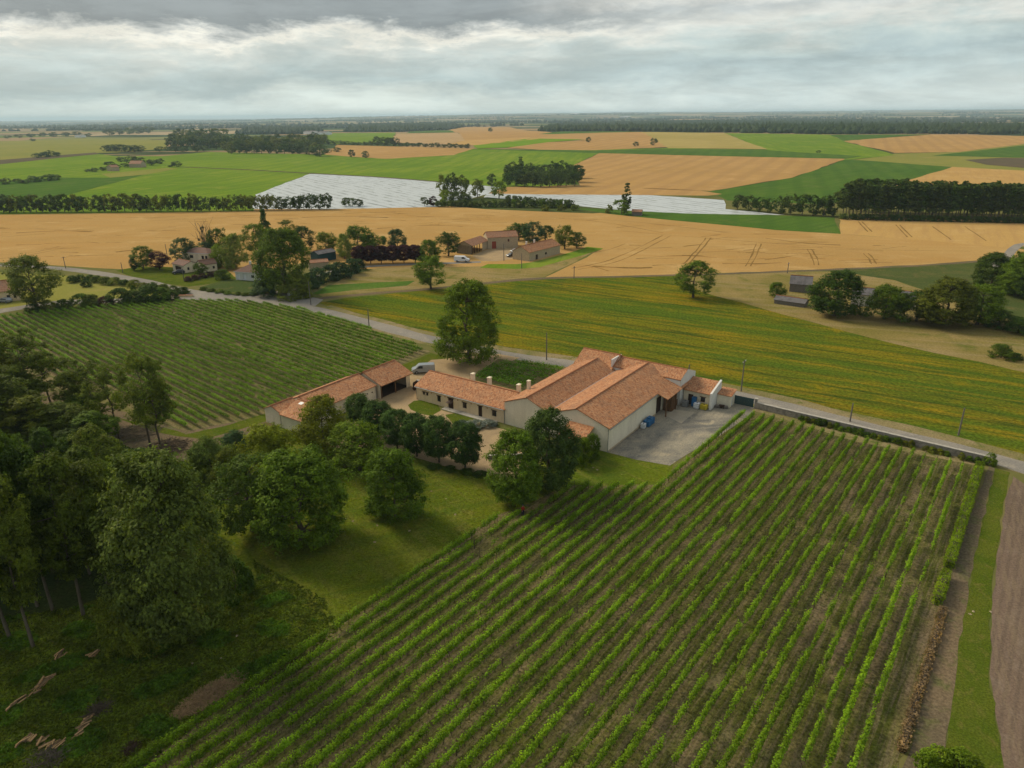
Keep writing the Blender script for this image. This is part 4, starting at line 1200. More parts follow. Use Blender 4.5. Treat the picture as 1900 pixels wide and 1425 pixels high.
for lab, spots in {
    'hedged paddock': [(198, 281, 12), (206, 280, 12), (216, 281, 13), (226, 281, 13), (238, 282, 13), (250, 281, 12), (262, 281, 11), (296, 281, 9), (312, 280, 9), (326, 281, 12), (342, 282, 10), (366, 281, 13), (378, 280, 10)],
    'hedged farmstead': [(163, 319, 6), (176, 319, 8), (192, 317, 8), (206, 314, 14), (220, 312, 6), (232, 311, 8), (244, 304, 16), (262, 306, 14), (282, 307, 12), (298, 304, 10), (316, 310, 4), (328, 310, 12), (225, 300, 9)],
    'leftmost thicket': [(12, 342, 12), (34, 340, 9), (48, 341, 9), (62, 338, 12), (76, 337, 10), (90, 336, 13), (104, 334, 11), (68, 293, 9), (82, 292, 11), (94, 291, 12), (106, 290, 8)],
    'farm by the distant wood': [(540, 280, 9), (556, 285, 14), (574, 287, 18), (594, 290, 22), (608, 284, 8), (624, 282, 9), (526, 281, 9)],
    'far left tree line': [(14, 257, 6), (36, 256, 7), (58, 255, 8), (80, 254, 8), (100, 254, 9), (122, 253, 8), (142, 252, 8), (204, 251, 12), (222, 250, 11), (240, 249, 12), (258, 248, 12), (276, 247, 12), (60, 262, 5), (165, 253, 6)],
}.items():
    for i, (x, b, h_) in enumerate(spots):
        T(x, b, b - h_, h_ * 1.25 + 5, 'far_round', TR.choice(['far', 'dark', 'far']), '%s tree of the %s, from the left' % (ORD[i], lab), 'broadleaf_tree', 'trees of the ' + lab)

# ------------------------------------------------------------------ distant woods, too far to count
def blobs(pos, wd, ht, rng):
    n = len(pos)
    base = np.array([[1, 0, .35], [.3, .95, .4], [-.8, .6, .35], [-.8, -.6, .4], [.3, -.95, .35], [.1, .1, 1.0], [.75, 0, 0], [.2, .7, 0], [-.6, .45, 0], [-.6, -.45, 0], [.2, -.7, 0]])
    fc = np.array([[0, 1, 5], [1, 2, 5], [2, 3, 5], [3, 4, 5], [4, 0, 5], [6, 7, 1], [6, 1, 0], [7, 8, 2], [7, 2, 1], [8, 9, 3], [8, 3, 2], [9, 10, 4], [9, 4, 3], [10, 6, 0], [10, 0, 4]])
    a = rng.uniform(0, 6.28, n)
    ca, sa = np.cos(a), np.sin(a)
    b = base[None] * (1 + rng.normal(size=(n, 11, 3)) * .18)
    x = (b[..., 0] * ca[:, None] - b[..., 1] * sa[:, None]) * wd[:, None] / 2 + pos[:, 0:1]
    y = (b[..., 0] * sa[:, None] + b[..., 1] * ca[:, None]) * wd[:, None] / 2 + pos[:, 1:2]
    z = b[..., 2] * ht[:, None] + pos[:, 2:3]
    v = np.stack([x, y, z], -1).reshape(-1, 3)
    f = (fc[None] + (np.arange(n) * 11)[:, None, None]).reshape(-1, 3)
    return v, f


rng = np.random.default_rng(21)
def wood_mass(name, label, polys, spacing, wd, ht):
    P_ = []
    for poly in polys:
        w_ = [G(*p) for p in poly]
        x0, x1 = min(p.x for p in w_), max(p.x for p in w_)
        y0, y1 = min(p.y for p in w_), max(p.y for p in w_)
        n = int((x1 - x0) * (y1 - y0) / spacing ** 2)
        n = min(n, 60000)
        for q in zip(rng.uniform(x0, x1, n), rng.uniform(y0, y1, n)):
            if inside(q, w_):
                P_.append((q[0], q[1], terrain(*q) - .5))
    P_ = np.array(P_)
    v, f = blobs(P_, rng.uniform(.7, 1.4, len(P_)) * wd, rng.uniform(.7, 1.3, len(P_)) * ht, rng)
    o = link(bpy.data.objects.new(name, mesh_np(name, v, f, (M['leaf'],))))
    o.color = (.036, .060, .022, 1)
    return tag(o, label, 'woodland', kind='stuff')


wood_mass('distant_woodland', 'blue green woodland filling the valley behind the hill', [[(1000, 244), (1190, 243.5), (1342, 246), (1541, 249), (1729, 248), (2150, 252), (2150, 238), (1650, 233), (1500, 229), (1300, 226), (1150, 230), (1020, 235)]], 15, 17, 13)
wood_mass('distant_woodland', 'dark woodland on the skyline above the striped field', [[(640, 245), (740, 245), (830, 241), (860, 236), (820, 232), (700, 233), (650, 238)], [(440, 249), (560, 249), (600, 246), (590, 240), (460, 241)]], 13, 16, 13)
hp = []
for _ in range(260):
    px_, py_ = rng.uniform(-150, 2050), 0
    hz = 214 + (950 - px_) * .00885
    py_ = hz + rng.uniform(2.2, 21)
    g = G(px_, py_)
    if 1000 < px_ < 2100 and py_ > 238 or 3000 > math.hypot(g.x, g.y):
        continue
    L_, a_ = rng.uniform(100, 900) * max(1, g.y / 6000), rng.normal() * .25
    n_ = int(L_ / 16)
    for k in range(n_):
        s_ = rng.uniform(-.5, .5) * L_
        x_, y_ = g.x + s_ * math.cos(a_), g.y + s_ * math.sin(a_) + rng.normal() * 22
        hp.append((x_, y_, terrain(x_, y_) - .5))
hp = np.array(hp)
v, f = blobs(hp, rng.uniform(16, 30, len(hp)), rng.uniform(9, 16, len(hp)), rng)
o = link(bpy.data.objects.new('distant_hedges', mesh_np('distant_hedges', v, f, (M['leaf'],))))
o.color = (.036, .058, .022, 1)
tag(o, 'faint lines of hedges and copses towards the horizon', 'woodland', kind='stuff')
# ------------------------------------------------------------------ vines
def noise1(rng, n, k):
    a = rng.random(n // k + 3)
    x = np.arange(n) / k
    i = x.astype(int)
    t = x - i
    return a[i] * (1 - t) + a[i + 1] * t


def vine_row(p0, p1, rng, label, group, gap=1.15, leaves=150, leaf=.08, hgt=1.28, wid=.12, gaps=.06, col=(.142, .245, .010), name='vine_row', stems=True):
    p0, p1 = np.array(p0, float), np.array(p1, float)
    L_ = np.linalg.norm((p1 - p0)[:2])
    d = (p1 - p0) / L_
    side = np.array([-d[1], d[0], 0])
    n = max(2, int(L_ / gap))
    s = (np.arange(n) + .5) * L_ / n
    vig = .66 + .5 * noise1(rng, n, 6) * (.6 + .8 * rng.random(n)) + .3 * rng.random(n)
    dead = (rng.random(n) < gaps) | (noise1(rng, n, 4) < gaps * 2.6)
    vig[dead] *= rng.choice([0, .25, .45], dead.sum())
    cnt = (leaves * np.clip(vig, 0, 1.25)).astype(int)
    idx = np.repeat(np.arange(n), cnt)
    m = len(idx)
    u = rng.normal(size=m) * gap * .36
    top = hgt * (.72 + .28 * np.clip(vig[idx], .3, 1.15))
    hz = .5 + (top - .5) * rng.beta(1.5, 1.15, m)
    shoot = rng.random(m) < .09
    hz[shoot] = top[shoot] * rng.uniform(1.0, 1.28, shoot.sum())
    wl = np.clip(rng.normal(size=m), -1.9, 1.9) * wid * (.6 + .5 * (hz / hgt)) * (.8 + .3 * vig[idx])
    wander = (noise1(rng, n, 3) - .5)[idx] * .16
    pos = p0 + d * (s[idx] + u)[:, None] + side * (wl + wander)[:, None] + np.array([0, 0, 1]) * hz[:, None]
    hf = np.clip((hz - .5) / (top - .5), 0, 1)
    nr = side * (np.sign(wl) * (1.15 - .9 * hf))[:, None] + rng.normal(size=(m, 3)) * .42 + np.array([0, 0, 1.0]) * (.15 + 1.0 * hf)[:, None]
    v, f = leaf_quads(pos, nr, leaf * rng.uniform(.65, 1.4, m), rng, .8)
    root = empty(name, tuple(p0), 0, label, 'vine row', group)
    v -= p0
    o = link(bpy.data.objects.new('foliage', mesh_np('vine_foliage', v, f, (M['leaf'],))), root)
    j = rng.uniform(.9, 1.1)
    o.color = (col[0] * j, col[1] * j, col[2], 1)
    if stems:
        segs = []
        for k in range(n):
            if cnt[k] == 0:
                continue
            b = d * s[k] + side * rng.normal() * .03
            segs.append((b + [0, 0, -.05], b + d * rng.normal() * .12 + [0, 0, .75], .035, .03))
        for k in range(int(L_ / 5.5) + 1):
            b = d * min(L_, k * 5.5)
            segs.append((b + [0, 0, -.05], b + [0, 0, hgt * 1.02], .035, .035))
        if segs:
            tv, tf = tubes([(np.array(a), np.array(b), r0, r1) for a, b, r0, r1 in segs], 4)
            tag(link(bpy.data.objects.new('stems', mesh_np('vine_stems', tv, tf, (M['bark'],))), root), kind='stuff')
    return root


vr = np.random.default_rng(3)
N_NEAR = 29
for i in range(N_NEAR):
    n = -53.0 + i * (48.6 / (N_NEAR - 1))
    if n < -51.5:
        top = ns(923, 963)[1]
    elif n < -50.2:
        top = ns(985, 955)[1]
    elif n < -39.3:
        k = (n + 50.2) / 10.9
        top = ns(1056, 905)[1] * (1 - k) + ns(1228, 908)[1] * k
    else:
        k = (n + 38.5) / 34
        top = ns(1391, 772)[1] * (1 - k) + ns(1785, 868)[1] * k
    # the row leaves the picture a little below its lower edge
    bot = top
    while bot > -40:
        q = RS(n, bot)
        if P(q)[1] > 1475:
            break
        bot -= 1
    a_, b_ = RS(n, top + vr.uniform(-.5, .5)), RS(n, bot)
    sparse = .05 + .10 * sstep(i, 15, 28)
    lab = '%s row of the near vineyard, counted from the lawn side' % ORD[i].capitalize() if i < N_NEAR - 1 else 'last patchy row of the near vineyard, next to the clipped hedge'
    vine_row(a_, b_, vr, lab[0].lower() + lab[1:], 'rows of the near vineyard', gaps=sparse, leaves=240 if i < 15 else 205)

# upper vineyard, rows clipped to the plot
vd = Vector((math.cos(R_(-41.5)), math.sin(R_(-41.5)), 0))
vn = Vector((-vd.y, vd.x, 0))
plot = [G(*p) for p in [(-330, 624), (0, 590), (120, 576), (350, 560), (440, 559), (560, 575), (690, 614), (792, 651), (700, 692), (563, 732), (480, 772), (400, 785), (330, 800), (272, 770), (215, 728), (110, 705), (60, 690), (0, 660), (-60, 640), (-330, 660)]]
cs = [p.dot(vn) for p in plot]
c0, c1 = min(cs), max(cs)
rows = []
c = c0 + .6
while c < c1 - .5:
    hits = []
    for i in range(len(plot)):
        a_, b_ = plot[i], plot[(i + 1) % len(plot)]
        ca, cb = a_.dot(vn) - c, b_.dot(vn) - c
        if (ca > 0) != (cb > 0):
            hits.append((a_ + (b_ - a_) * (ca / (ca - cb))).dot(vd))
    hits.sort()
    for k in range(0, len(hits) - 1, 2):
        if hits[k + 1] - hits[k] > 4:
            rows.append((c, hits[k], hits[k + 1]))
    c += 1.72
rows = [r for r in rows]
seen = {}
k = 0
for (c, s0, s1) in rows:
    # leave out what the wood and the picture edge hide completely
    lab = '%s row of the upper vineyard, counted from the wood' % ORD[min(k, 58)]
    if c in seen:
        lab = 'short stretch of vines beside the wood, %s such' % ORD[len(seen)]
    seen[c] = 1
    vine_row(vn * c + vd * (s0 + vr.uniform(0, .6)), vn * c + vd * (s1 - vr.uniform(0, .8)), vr, lab, 'rows of the upper vineyard', leaves=135, leaf=.10, hgt=1.05, wid=.15, gaps=.02, col=(.130, .235, .010), stems=False)
    k += 1
print('upper rows', k)

# planted garden behind the house
for j, (a_, b_) in enumerate([((884, 702), (972, 722)), ((893, 696), (988, 718)), ((902, 690), (1000, 712)), ((912, 684), (1015, 704)), ((922, 677), (1030, 697)), ((930, 671), (1045, 690))]):
    pa, pb = G(*a_), G(*b_)
    vine_row(pa, pb, vr, '%s leafy row of the garden behind the house, counted from the roof' % ORD[j], 'garden rows behind the house', gap=1.0, leaves=60, leaf=.15, hgt=1.25, wid=.5, gaps=.04, col=(.10, .20, .012), name='garden_row', stems=False)

# clipped hedge at the right edge of the near vineyard, then its dead stretch
def hedge_piece(n_, s0, s1, w_, h_, col, label, name='hedge', dens=260, leaf=.075):
    L_ = abs(s1 - s0)
    m = int(L_ * dens)
    r = vr
    s = r.uniform(0, L_, m)
    face = r.random(m)
    x, z = r.uniform(-w_ / 2, w_ / 2, m), np.full(m, h_)
    sidef = face > .5
    x[sidef] = np.where(r.random(sidef.sum()) < .5, -w_ / 2, w_ / 2)
    z[sidef] = r.uniform(.05, h_, sidef.sum())
    x += r.normal(size=m) * .09
    z += r.normal(size=m) * .08
    wv = (noise1(r, 400, 12)[(s / max(L_, 1) * 390).astype(int)] - .5) * .3
    z = np.maximum(z + wv, .03)
    pos = np.stack([x, s, z], 1)
    endf = r.random(m) < min(.2, 2.2 / L_)
    s[endf] = np.where(r.random(endf.sum()) < .5, r.normal(size=endf.sum()) * .07, L_ + r.normal(size=endf.sum()) * .07)
    x[endf] = r.uniform(-w_ / 2, w_ / 2, endf.sum())
    z[endf] = r.uniform(.03, h_, endf.sum())
    pos = np.stack([x, s, z], 1)
    nr = np.stack([np.sign(x) * sidef, 0 * x, 1.0 * ~sidef], 1) + r.normal(size=(m, 3)) * .5
    v, f = leaf_quads(pos, nr, leaf * r.uniform(.7, 1.4, m), r, .8)
    root = empty(name, RS(n_, s0), n52 - math.pi / 2, label, 'hedge')
    o = link(bpy.data.objects.new('foliage', mesh_np('hedge_foliage', v, f, (M['leaf'],))), root)
    o.color = (*col, 1)
    b = MB()
    b.box(-w_ * .3, w_ * .3, .4, L_ - .4, -.05, h_ * .7)
    b.obj('inner_wood', M['bark'], root)
    return root


st = ns(1828, 872)[1]
se = ns(1770, 1060)[1]
s2, s3 = ns(1764, 1075)[1], ns(1757, 1130)[1]
hedge_piece(-2.25, se, st, 1.0, 1.2, (.145, .225, .008), 'long clipped bright green hedge closing the near vineyard')
hedge_piece(-2.25, s3, s2, 1.0, 1.2, (.155, .23, .008), 'short clipped hedge piece below the gap in the long hedge')
hedge_piece(-1.5, s3 - 24, s3 - .6, .7, .5, (.20, .14, .075), 'dead brown stretch of the hedge', 'dead_hedge', 120, .09)
for i, (x, y, w_) in enumerate([(1740, 1412, 60), (1775, 1418, 60), (1712, 1418, 40), (1800, 1430, 50)]):
    T(x, y + 12, y - 22, w_, 'bush', 'fresh', '%s bush at the bottom end of the dead hedge' % ORD[i], 'shrub', 'bushes at the bottom of the dead hedge', cat='bush')

# grass and weeds standing up from the soil and the rough ground
def tufts(name, label, poly, n, h0, h1, col, parts=3, keep=None):
    x0, x1 = min(p.x for p in poly), max(p.x for p in poly)
    y0, y1 = min(p.y for p in poly), max(p.y for p in poly)
    pts = []
    while len(pts) < n:
        q = (vr.uniform(x0, x1), vr.uniform(y0, y1))
        if inside(q, poly) and (keep is None or keep(q)):
            pts.append(q)
    pts = np.repeat(np.array(pts), parts, 0)
    m = len(pts)
    h = vr.uniform(h0, h1, m)
    c = np.stack([pts[:, 0] + vr.normal(size=m) * .1, pts[:, 1] + vr.normal(size=m) * .1, h * .35], 1)
    nr = vr.normal(size=(m, 3)) + np.array([0, 0, .9])
    v, f = leaf_quads(c, nr, h, vr, .4)
    o = link(bpy.data.objects.new(name, mesh_np(name, v, f, (M['leaf'],))))
    o.color = (*col, 1)
    return tag(o, label, 'grass', kind='stuff')


frame_poly = [RS(-53.8, ns(265, 1440)[1]), RS(-53.8, ns(923, 960)[1]), RS(-39.4, ns(1230, 900)[1]), RS(-39.2, ns(1391, 765)[1]), RS(-3.0, ns(1800, 863)[1]), RS(-3.0, ns(1660, 1450)[1])]
tufts('weeds', 'low weeds growing between the near vine rows', frame_poly, 14000, .04, .11, (.12, .15, .02))
rough_poly = [G(*p) for p in [(-20, 1150), (200, 1120), (330, 1180), (485, 1068), (575, 1130), (590, 1165), (545, 1205), (470, 1262), (245, 1440), (-20, 1440)]]
tufts('tall_grass', 'rank grass and nettles in front of the wood', rough_poly, 17000, .08, .24, (.105, .145, .014))
tufts('tall_grass', 'darker nettle clumps in the rank grass', rough_poly, 5200, .12, .32, (.072, .140, .012), 4, keep=lambda q: math.sin(q[0] * .9 + 1.7 * math.sin(q[1] * .5)) + math.sin(q[1] * 1.1 - q[0] * .3) > .75)
tufts('tall_grass', 'scattered tufts where the rank grass thins into the lawn', [G(*p) for p in [(470, 1040), (600, 1110), (630, 1165), (560, 1240), (480, 1290), (430, 1290), (540, 1200), (560, 1150), (480, 1085)]], 2600, .05, .18, (.085, .12, .012))
lawn_poly = [G(*p) for p in [(470, 1020), (640, 880), (790, 870), (900, 890), (1050, 900), (923, 965), (560, 1210), (575, 1165), (490, 1080)]]
tufts('lawn_grass', 'short grass of the lawn', lawn_poly, 15000, .04, .10, (.15, .155, .018), 2)
# ------------------------------------------------------------------ buildings
C0 = G(1127, 839)
TH = R_(-35.1)
E1 = Vector((math.cos(TH), math.sin(TH), 0))
E2 = Vector((-math.sin(TH), math.cos(TH), 0))


def LP(a, b, z=0.0):
    return C0 + E1 * a + E2 * b + Vector((0, 0, z))


class House:
    """a building thing in a local frame x (along the front), y (away), z"""
    def __init__(self, name, origin, rz, label, cat='building', shift=(0, 0)):
        self.s = Vector((*shift, 0))
        self.root = empty(name, origin, rz, label, cat)
        self.roofs = []

    def mb(self):
        return MB((self.s.x, self.s.y))

    def roof(self, *q, mat='tiles', th=.12, name='roof', parent=None):
        b = self.mb()
        b.slab(*q, th=th)
        return b.obj(name, M[mat], parent or self.root, uv=True)

    def ridge(self, p, q, parent, r=.13, mat='terracotta'):
        b = self.mb()
        n = max(1, int((Vector(q) - Vector(p)).length / .42))
        p, q = Vector(p), Vector(q)
        for i in range(n):
            a, c = p.lerp(q, i / n), p.lerp(q, (i + 1.06) / n if i < n - 1 else 1)
            b.tube(a, c, r * 1.05, r * .88, 6)
        return b.obj('ridge_cap', M[mat], parent)

    def part(self, name, mat, fn, parent=None, **k):
        b = self.mb()
        fn(b)
        return b.obj(name, M[mat], parent or self.root, **k)

    def opening(self, p0, p1, o, kind='window', frame='dark_timber', depth=.2, shutters=None, lintel=None):
        """fills a wall opening: pane or door leaf set back, with a frame as its own piece"""
        p0, p1 = Vector((*p0, 0)), Vector((*p1, 0))
        d = (p1 - p0).normalized()
        inn = Vector((-d.y, d.x, 0))
        u0, u1, v0, v1 = o
        pt = lambda u, v, k: p0 + d * u + Vector((0, 0, v)) + inn * k
        b = self.mb()
        k = depth - .02
        b.poly([pt(u0, v0, k), pt(u1, v0, k), pt(u1, v1, k), pt(u0, v1, k)])
        base = b.obj(kind, M['glass' if kind == 'window' else frame], self.root)
        b = self.mb()
        t = .07
        for (x0, x1, z0, z1) in ((u0, u0 + t, v0, v1), (u1 - t, u1, v0, v1), (u0 + t, u1 - t, v0, v0 + t), (u0 + t, u1 - t, v1 - t, v1)) + ((((u0 + u1) / 2 - .03, (u0 + u1) / 2 + .03, v0 + t, v1 - t),) if kind == 'window' else ()):
            A = [pt(x0, z0, k - .06), pt(x1, z0, k - .06), pt(x1, z1, k - .06), pt(x0, z1, k - .06)]
            B_ = [q + inn * .05 for q in A]
            b.poly(A)
            for i in range(4):
                b.poly([A[(i + 1) % 4], A[i], B_[i], B_[(i + 1) % 4]])
        b.obj('frame', M[frame], base)
        if lintel:
            b = self.mb()
            A = [pt(u0 - .18, v1, -.03), pt(u1 + .18, v1, -.03), pt(u1 + .18, v1 + .16, -.03), pt(u0 - .18, v1 + .16, -.03)]
            B_ = [q + inn * .1 for q in A]
            b.poly(A)
            for i in range(4):
                b.poly([A[(i + 1) % 4], A[i], B_[i], B_[(i + 1) % 4]])
            b.obj('lintel', M[lintel], base)
        return base


def gable_b(h, a0, a1, b0, b1, ze0, ze1, rp, zr, wall='stucco_grey', roofm='tiles', ov0=.25, ov1=.25, ovb=.2, sides=True, op_a0=(), op_a1=(), op_b0=(), ends=True, cap=True, th=.12):
    """block whose ridge runs along y at x=rp"""
    w = h.mb()
    w.wall((a1, b0), (a1, b1), 0, ze1, op_a1)
    w.wall((a0, b1), (a0, b0), 0, ze0, op_a0)
    if ends:
        zt = min(ze0, ze1)
        w.wall((a0, b0), (a1, b0), 0, zt, op_b0)
        w.poly([(a0, b0, zt), (a1, b0, zt), (a1, b0, ze1), (rp, b0, zr), (a0, b0, ze0)] if ze0 != zt or ze1 != zt else [(a0, b0, zt), (a1, b0, zt), (rp, b0, zr)])
        w.poly([(a1, b1, 0), (a0, b1, 0), (a0, b1, ze0), (rp, b1, zr), (a1, b1, ze1)])
    wo = w.obj('wall', M[wall], h.root)
    s0, s1 = (zr - ze0) / (rp - a0), (zr - ze1) / (a1 - rp)
    up = .1 + th
    r0 = h.roof((a0 - ov0, b1 + ovb, ze0 - s0 * ov0 + up), (a0 - ov0, b0 - ovb, ze0 - s0 * ov0 + up), (rp, b0 - ovb, zr + up), (rp, b1 + ovb, zr + up), mat=roofm, th=th)
    r1 = h.roof((a1 + ov1, b0 - ovb, ze1 - s1 * ov1 + up), (a1 + ov1, b1 + ovb, ze1 - s1 * ov1 + up), (rp, b1 + ovb, zr + up), (rp, b0 - ovb, zr + up), mat=roofm, th=th)
    if cap:
        h.ridge((rp, b0 - ovb, zr + up + .02), (rp, b1 + ovb, zr + up + .02), r1)
    return wo, r0, r1


def gable_a(h, a0, a1, b0, b1, ze0, ze1, rp, zr, wall='stucco', roofm='tiles', ov=.28, ova=.2, op_b0=(), op_a1=(), op_a0=(), ends=(True, True), cap=True, th=.12):
    """block whose ridge runs along x at y=rp; ze0 eave at b0, ze1 eave at b1"""
    w = h.mb()
    w.wall((a0, b0), (a1, b0), 0, ze0, op_b0)
    w.wall((a1, b1), (a0, b1), 0, ze1)
    zt = min(ze0, ze1)
    for e_, a, ops in ((ends[0], a0, op_a0), (ends[1], a1, op_a1)):
        if not e_:
            continue
        p, q = ((a, b0), (a, b1)) if a == a1 else ((a, b1), (a, b0))
        w.wall(p, q, 0, zt, ops)
        pts = [(a, b0, zt), (a, b1, zt)] + ([(a, b1, ze1)] if ze1 > zt else []) + [(a, rp, zr)] + ([(a, b0, ze0)] if ze0 > zt else [])
        w.poly(pts if a == a1 else pts[::-1])
    wo = w.obj('wall', M[wall], h.root)
    s0, s1 = (zr - ze0) / (rp - b0), (zr - ze1) / (b1 - rp)
    up = .1 + th
    r0 = h.roof((a0 - ova, b0 - ov, ze0 - s0 * ov + up), (a1 + ova, b0 - ov, ze0 - s0 * ov + up), (a1 + ova, rp, zr + up), (a0 - ova, rp, zr + up), mat=roofm, th=th)
    r1 = h.roof((a1 + ova, b1 + ov, ze1 - s1 * ov + up), (a0 - ova, b1 + ov, ze1 - s1 * ov + up), (a0 - ova, rp, zr + up), (a1 + ova, rp, zr + up), mat=roofm, th=th)
    if cap:
        h.ridge((a0 - ova, rp, zr + up + .02), (a1 + ova, rp, zr + up + .02), r0)
    return wo, r0, r1


# ---- winery hall: two gabled naves, a cross range behind, porch on the yard side
hall = House('winery_hall', LP(-20.7, 0), TH, 'large winery hall with two parallel clay tiled gables', shift=(-20.7, 0))
door_op = [(19.0, 21.4, 0.0, 3.2)]
gable_b(hall, -11.7, 0, 0, 28, 4.2, 4.2, -6.0, 6.2, ov0=0, ov1=.3, ovb=.15, op_a1=door_op)
hall.opening((0, 0), (0, 28), door_op[0], 'door', 'dark_timber')
gable_b(hall, -20.7, -11.72, 0, 25.4, 4.2, 4.2, -15.9, 6.0, ov0=.25, ov1=0, ovb=.15)
gable_a(hall, -20.6, -12.4, 24.6, 33, 4.5, 4.5, 28.4, 6.55, wall='stucco_grey', ova=.15)
gable_a(hall, -12.38, 1.8, 25.6, 33, 4.9, 4.6, 28.8, 6.05, wall='white_wall', ova=0.0, ov=.05)
hall.part('valley_gutter', 'metal', lambda b: b.box(-11.83, -11.59, -.1, 25.3, 4.36, 4.44))
hall.part('parapet', 'white_wall', lambda b: b.box(-12.7, -12.42, 25.2, 29.2, 4.0, 6.62))
hall.part('parapet', 'white_wall', lambda b: b.poly([(1.86, 25.6, 0), (1.86, 33, 0), (1.86, 33, 4.75), (1.86, 28.8, 6.35), (1.86, 25.6, 5.15)]))
# porch roof carrying on the slope, with posts, beam and a boarded screen
hall.roof((2.35, 18.6, 3.62), (2.35, 30.2, 3.62), (.28, 30.2, 4.33), (.28, 18.6, 4.33), name='porch_roof')
hall.part('beam', 'timber', lambda b: b.box(1.95, 2.13, 18.7, 30.0, 3.32, 3.5))
for y in (18.85, 23.3, 29.8):
    hall.part('post', 'timber', lambda b: b.box(1.95, 2.13, y - .09, y + .09, 0, 3.32))
for k in range(22):
    x = .35 + (k % 6) * .26
    if k < 6:
        hall.part('board', 'timber', lambda b: b.box(x, x + .22, 21.6 + (k % 2) * .02, 21.66 + (k % 2) * .02, 0, 3.2))
    else:
        y = 21.7 + (k - 6) * .11
        hall.part('board', 'timber', lambda b: b.box(1.86 + (k % 2) * .02, 1.92 + (k % 2) * .02, y, y + .095, 0, 3.25))
hall.part('gutter', 'metal', lambda b: b.tube((.36, -.1, 4.12), (.36, 18.5, 4.12), .07, .07, 6))
hall.part('downpipe', 'metal', lambda b: b.tube((.06, -.06, 0), (.06, -.06, 4.1), .05, .05, 6))
hall.part('downpipe', 'metal', lambda b: b.tube((-20.78, -.08, 0), (-20.78, -.08, 4.1), .05, .05, 6))
hall.part('plinth', 'stone', lambda b: b.box(-.02, .12, .2, 18.8, 0, .22))
hall.part('chimney', 'stucco', lambda b: (b.box(-20.2, -19.7, 6.3, 6.9, 4.3, 6.3), b.box(-20.25, -19.65, 6.25, 6.95, 6.3, 6.42)))
hall.part('skylight', 'metal', lambda b: b.poly([(-10.35, 23.4, 5.27), (-9.55, 23.4, 5.54), (-9.55, 24.0, 5.54), (-10.35, 24.0, 5.27)])) if False else None
# lean-to on the gable, tiled, facing the trees
hall.roof((-7.3, -4.3, 2.5), (-2.6, -4.3, 2.5), (-2.6, 0, 3.9), (-7.3, 0, 3.9), name='lean_to_roof', mat='tiles')
for x in (-7.1, -2.8):
    hall.part('lean_to_post', 'timber', lambda b: b.box(x - .09, x + .09, -4.1, -3.92, 0, 2.42))
hall.part('lean_to_beam', 'timber', lambda b: b.box(-7.2, -2.7, -4.12, -3.9, 2.2, 2.38))

# ---- store with lean roof next to the porch, and a small hut by the gate
st_ = House('store_annex', LP(2.0, 27.2), TH, 'low tiled store next to the porch with a brown door', shift=(2.0, 27.2))
w = st_.mb()
ops = [(.9, 1.9, 0, 2.1), (3.35, 4.25, .95, 1.95)]
w.wall((2.0, 27.2), (7.3, 27.2), 0, 2.95, ops)
w.poly([(7.3, 27.2, 0), (7.3, 31.2, 0), (7.3, 31.2, 3.95), (7.3, 27.2, 2.95)])
w.poly([(7.3, 31.2, 0), (2.0, 31.2, 0), (2.0, 31.2, 3.95), (7.3, 31.2, 3.95)])
w.obj('wall', M['stucco'], st_.root)
st_.opening((2, 27.2), (7.3, 27.2), ops[0], 'door', 'dark_timber')
st_.opening((2, 27.2), (7.3, 27.2), ops[1], 'window', 'timber', lintel='timber')
st_.roof((2.0, 26.7, 2.98), (7.3, 26.7, 2.98), (7.3, 31.5, 4.2), (2.0, 31.5, 4.2))
st_.part('fire_wall', 'white_wall', lambda b: (b.poly([(7.34, 26.5, 0), (7.34, 31.6, 0), (7.34, 31.6, 4.5), (7.34, 26.5, 3.25)][::-1]), b.poly([(7.7, 26.5, 0), (7.7, 31.6, 0), (7.7, 31.6, 4.5), (7.7, 26.5, 3.25)]),
                                             b.poly([(7.34, 26.5, 0), (7.7, 26.5, 0), (7.7, 26.5, 3.25), (7.34, 26.5, 3.25)]), b.poly([(7.34, 26.5, 3.25), (7.7, 26.5, 3.25), (7.7, 31.6, 4.5), (7.34, 31.6, 4.5)])))
hut = House('gate_hut', LP(7.75, 29.6), TH, 'tiny tiled hut with a white door by the green gate', shift=(7.75, 29.6))
w = hut.mb()
ops = [(.7, 1.55, 0, 1.95)]
w.wall((7.75, 29.6), (10.3, 29.6), 0, 2.35)
w.wall((10.3, 29.6), (10.3, 32.2), 0, 2.35, ops)
w.wall((10.3, 32.2), (7.75, 32.2), 0, 2.35)
w.obj('wall', M['stucco_grey'], hut.root)
hut.opening((10.3, 29.6), (10.3, 32.2), ops[0], 'door', 'white_paint')
hut.roof((7.75, 29.35, 2.42), (10.5, 29.35, 2.42), (10.5, 32.4, 2.95), (7.75, 32.4, 2.95))

# ---- long low house
hs = House('long_house', LP(-42, 0), TH, 'long low cream house with small windows and red tiled roof', 'house', shift=(-42, 0))
ops = [(1.7, 2.25, 1.35, 1.95), (2.55, 3.1, 1.35, 1.95), (5.35, 6.25, .75, 1.95), (8.05, 9.35, 0, 2.1), (11.6, 12.55, .85, 1.95), (15.25, 16.15, 0, 2.1), (18.4, 19.4, .85, 1.95)]
gable_a(hs, -42, -20.75, 0, 8.4, 2.75, 2.75, 4.3, 4.45, wall='stucco_tan', op_b0=ops, ends=(True, False))
for o in ops:
    hs.opening((-42, 0), (-20.75, 0), o, 'door' if o[2] == 0 else 'window', 'dark_timber', lintel='dark_timber')
for x in (3.9, 7.3, 10.4, 13.6, 17.3):
    hs.part('tie_plate', 'terracotta', lambda b: b.box(-42 + x, -42 + x + .16, -.05, -.003, 2.05, 2.3))
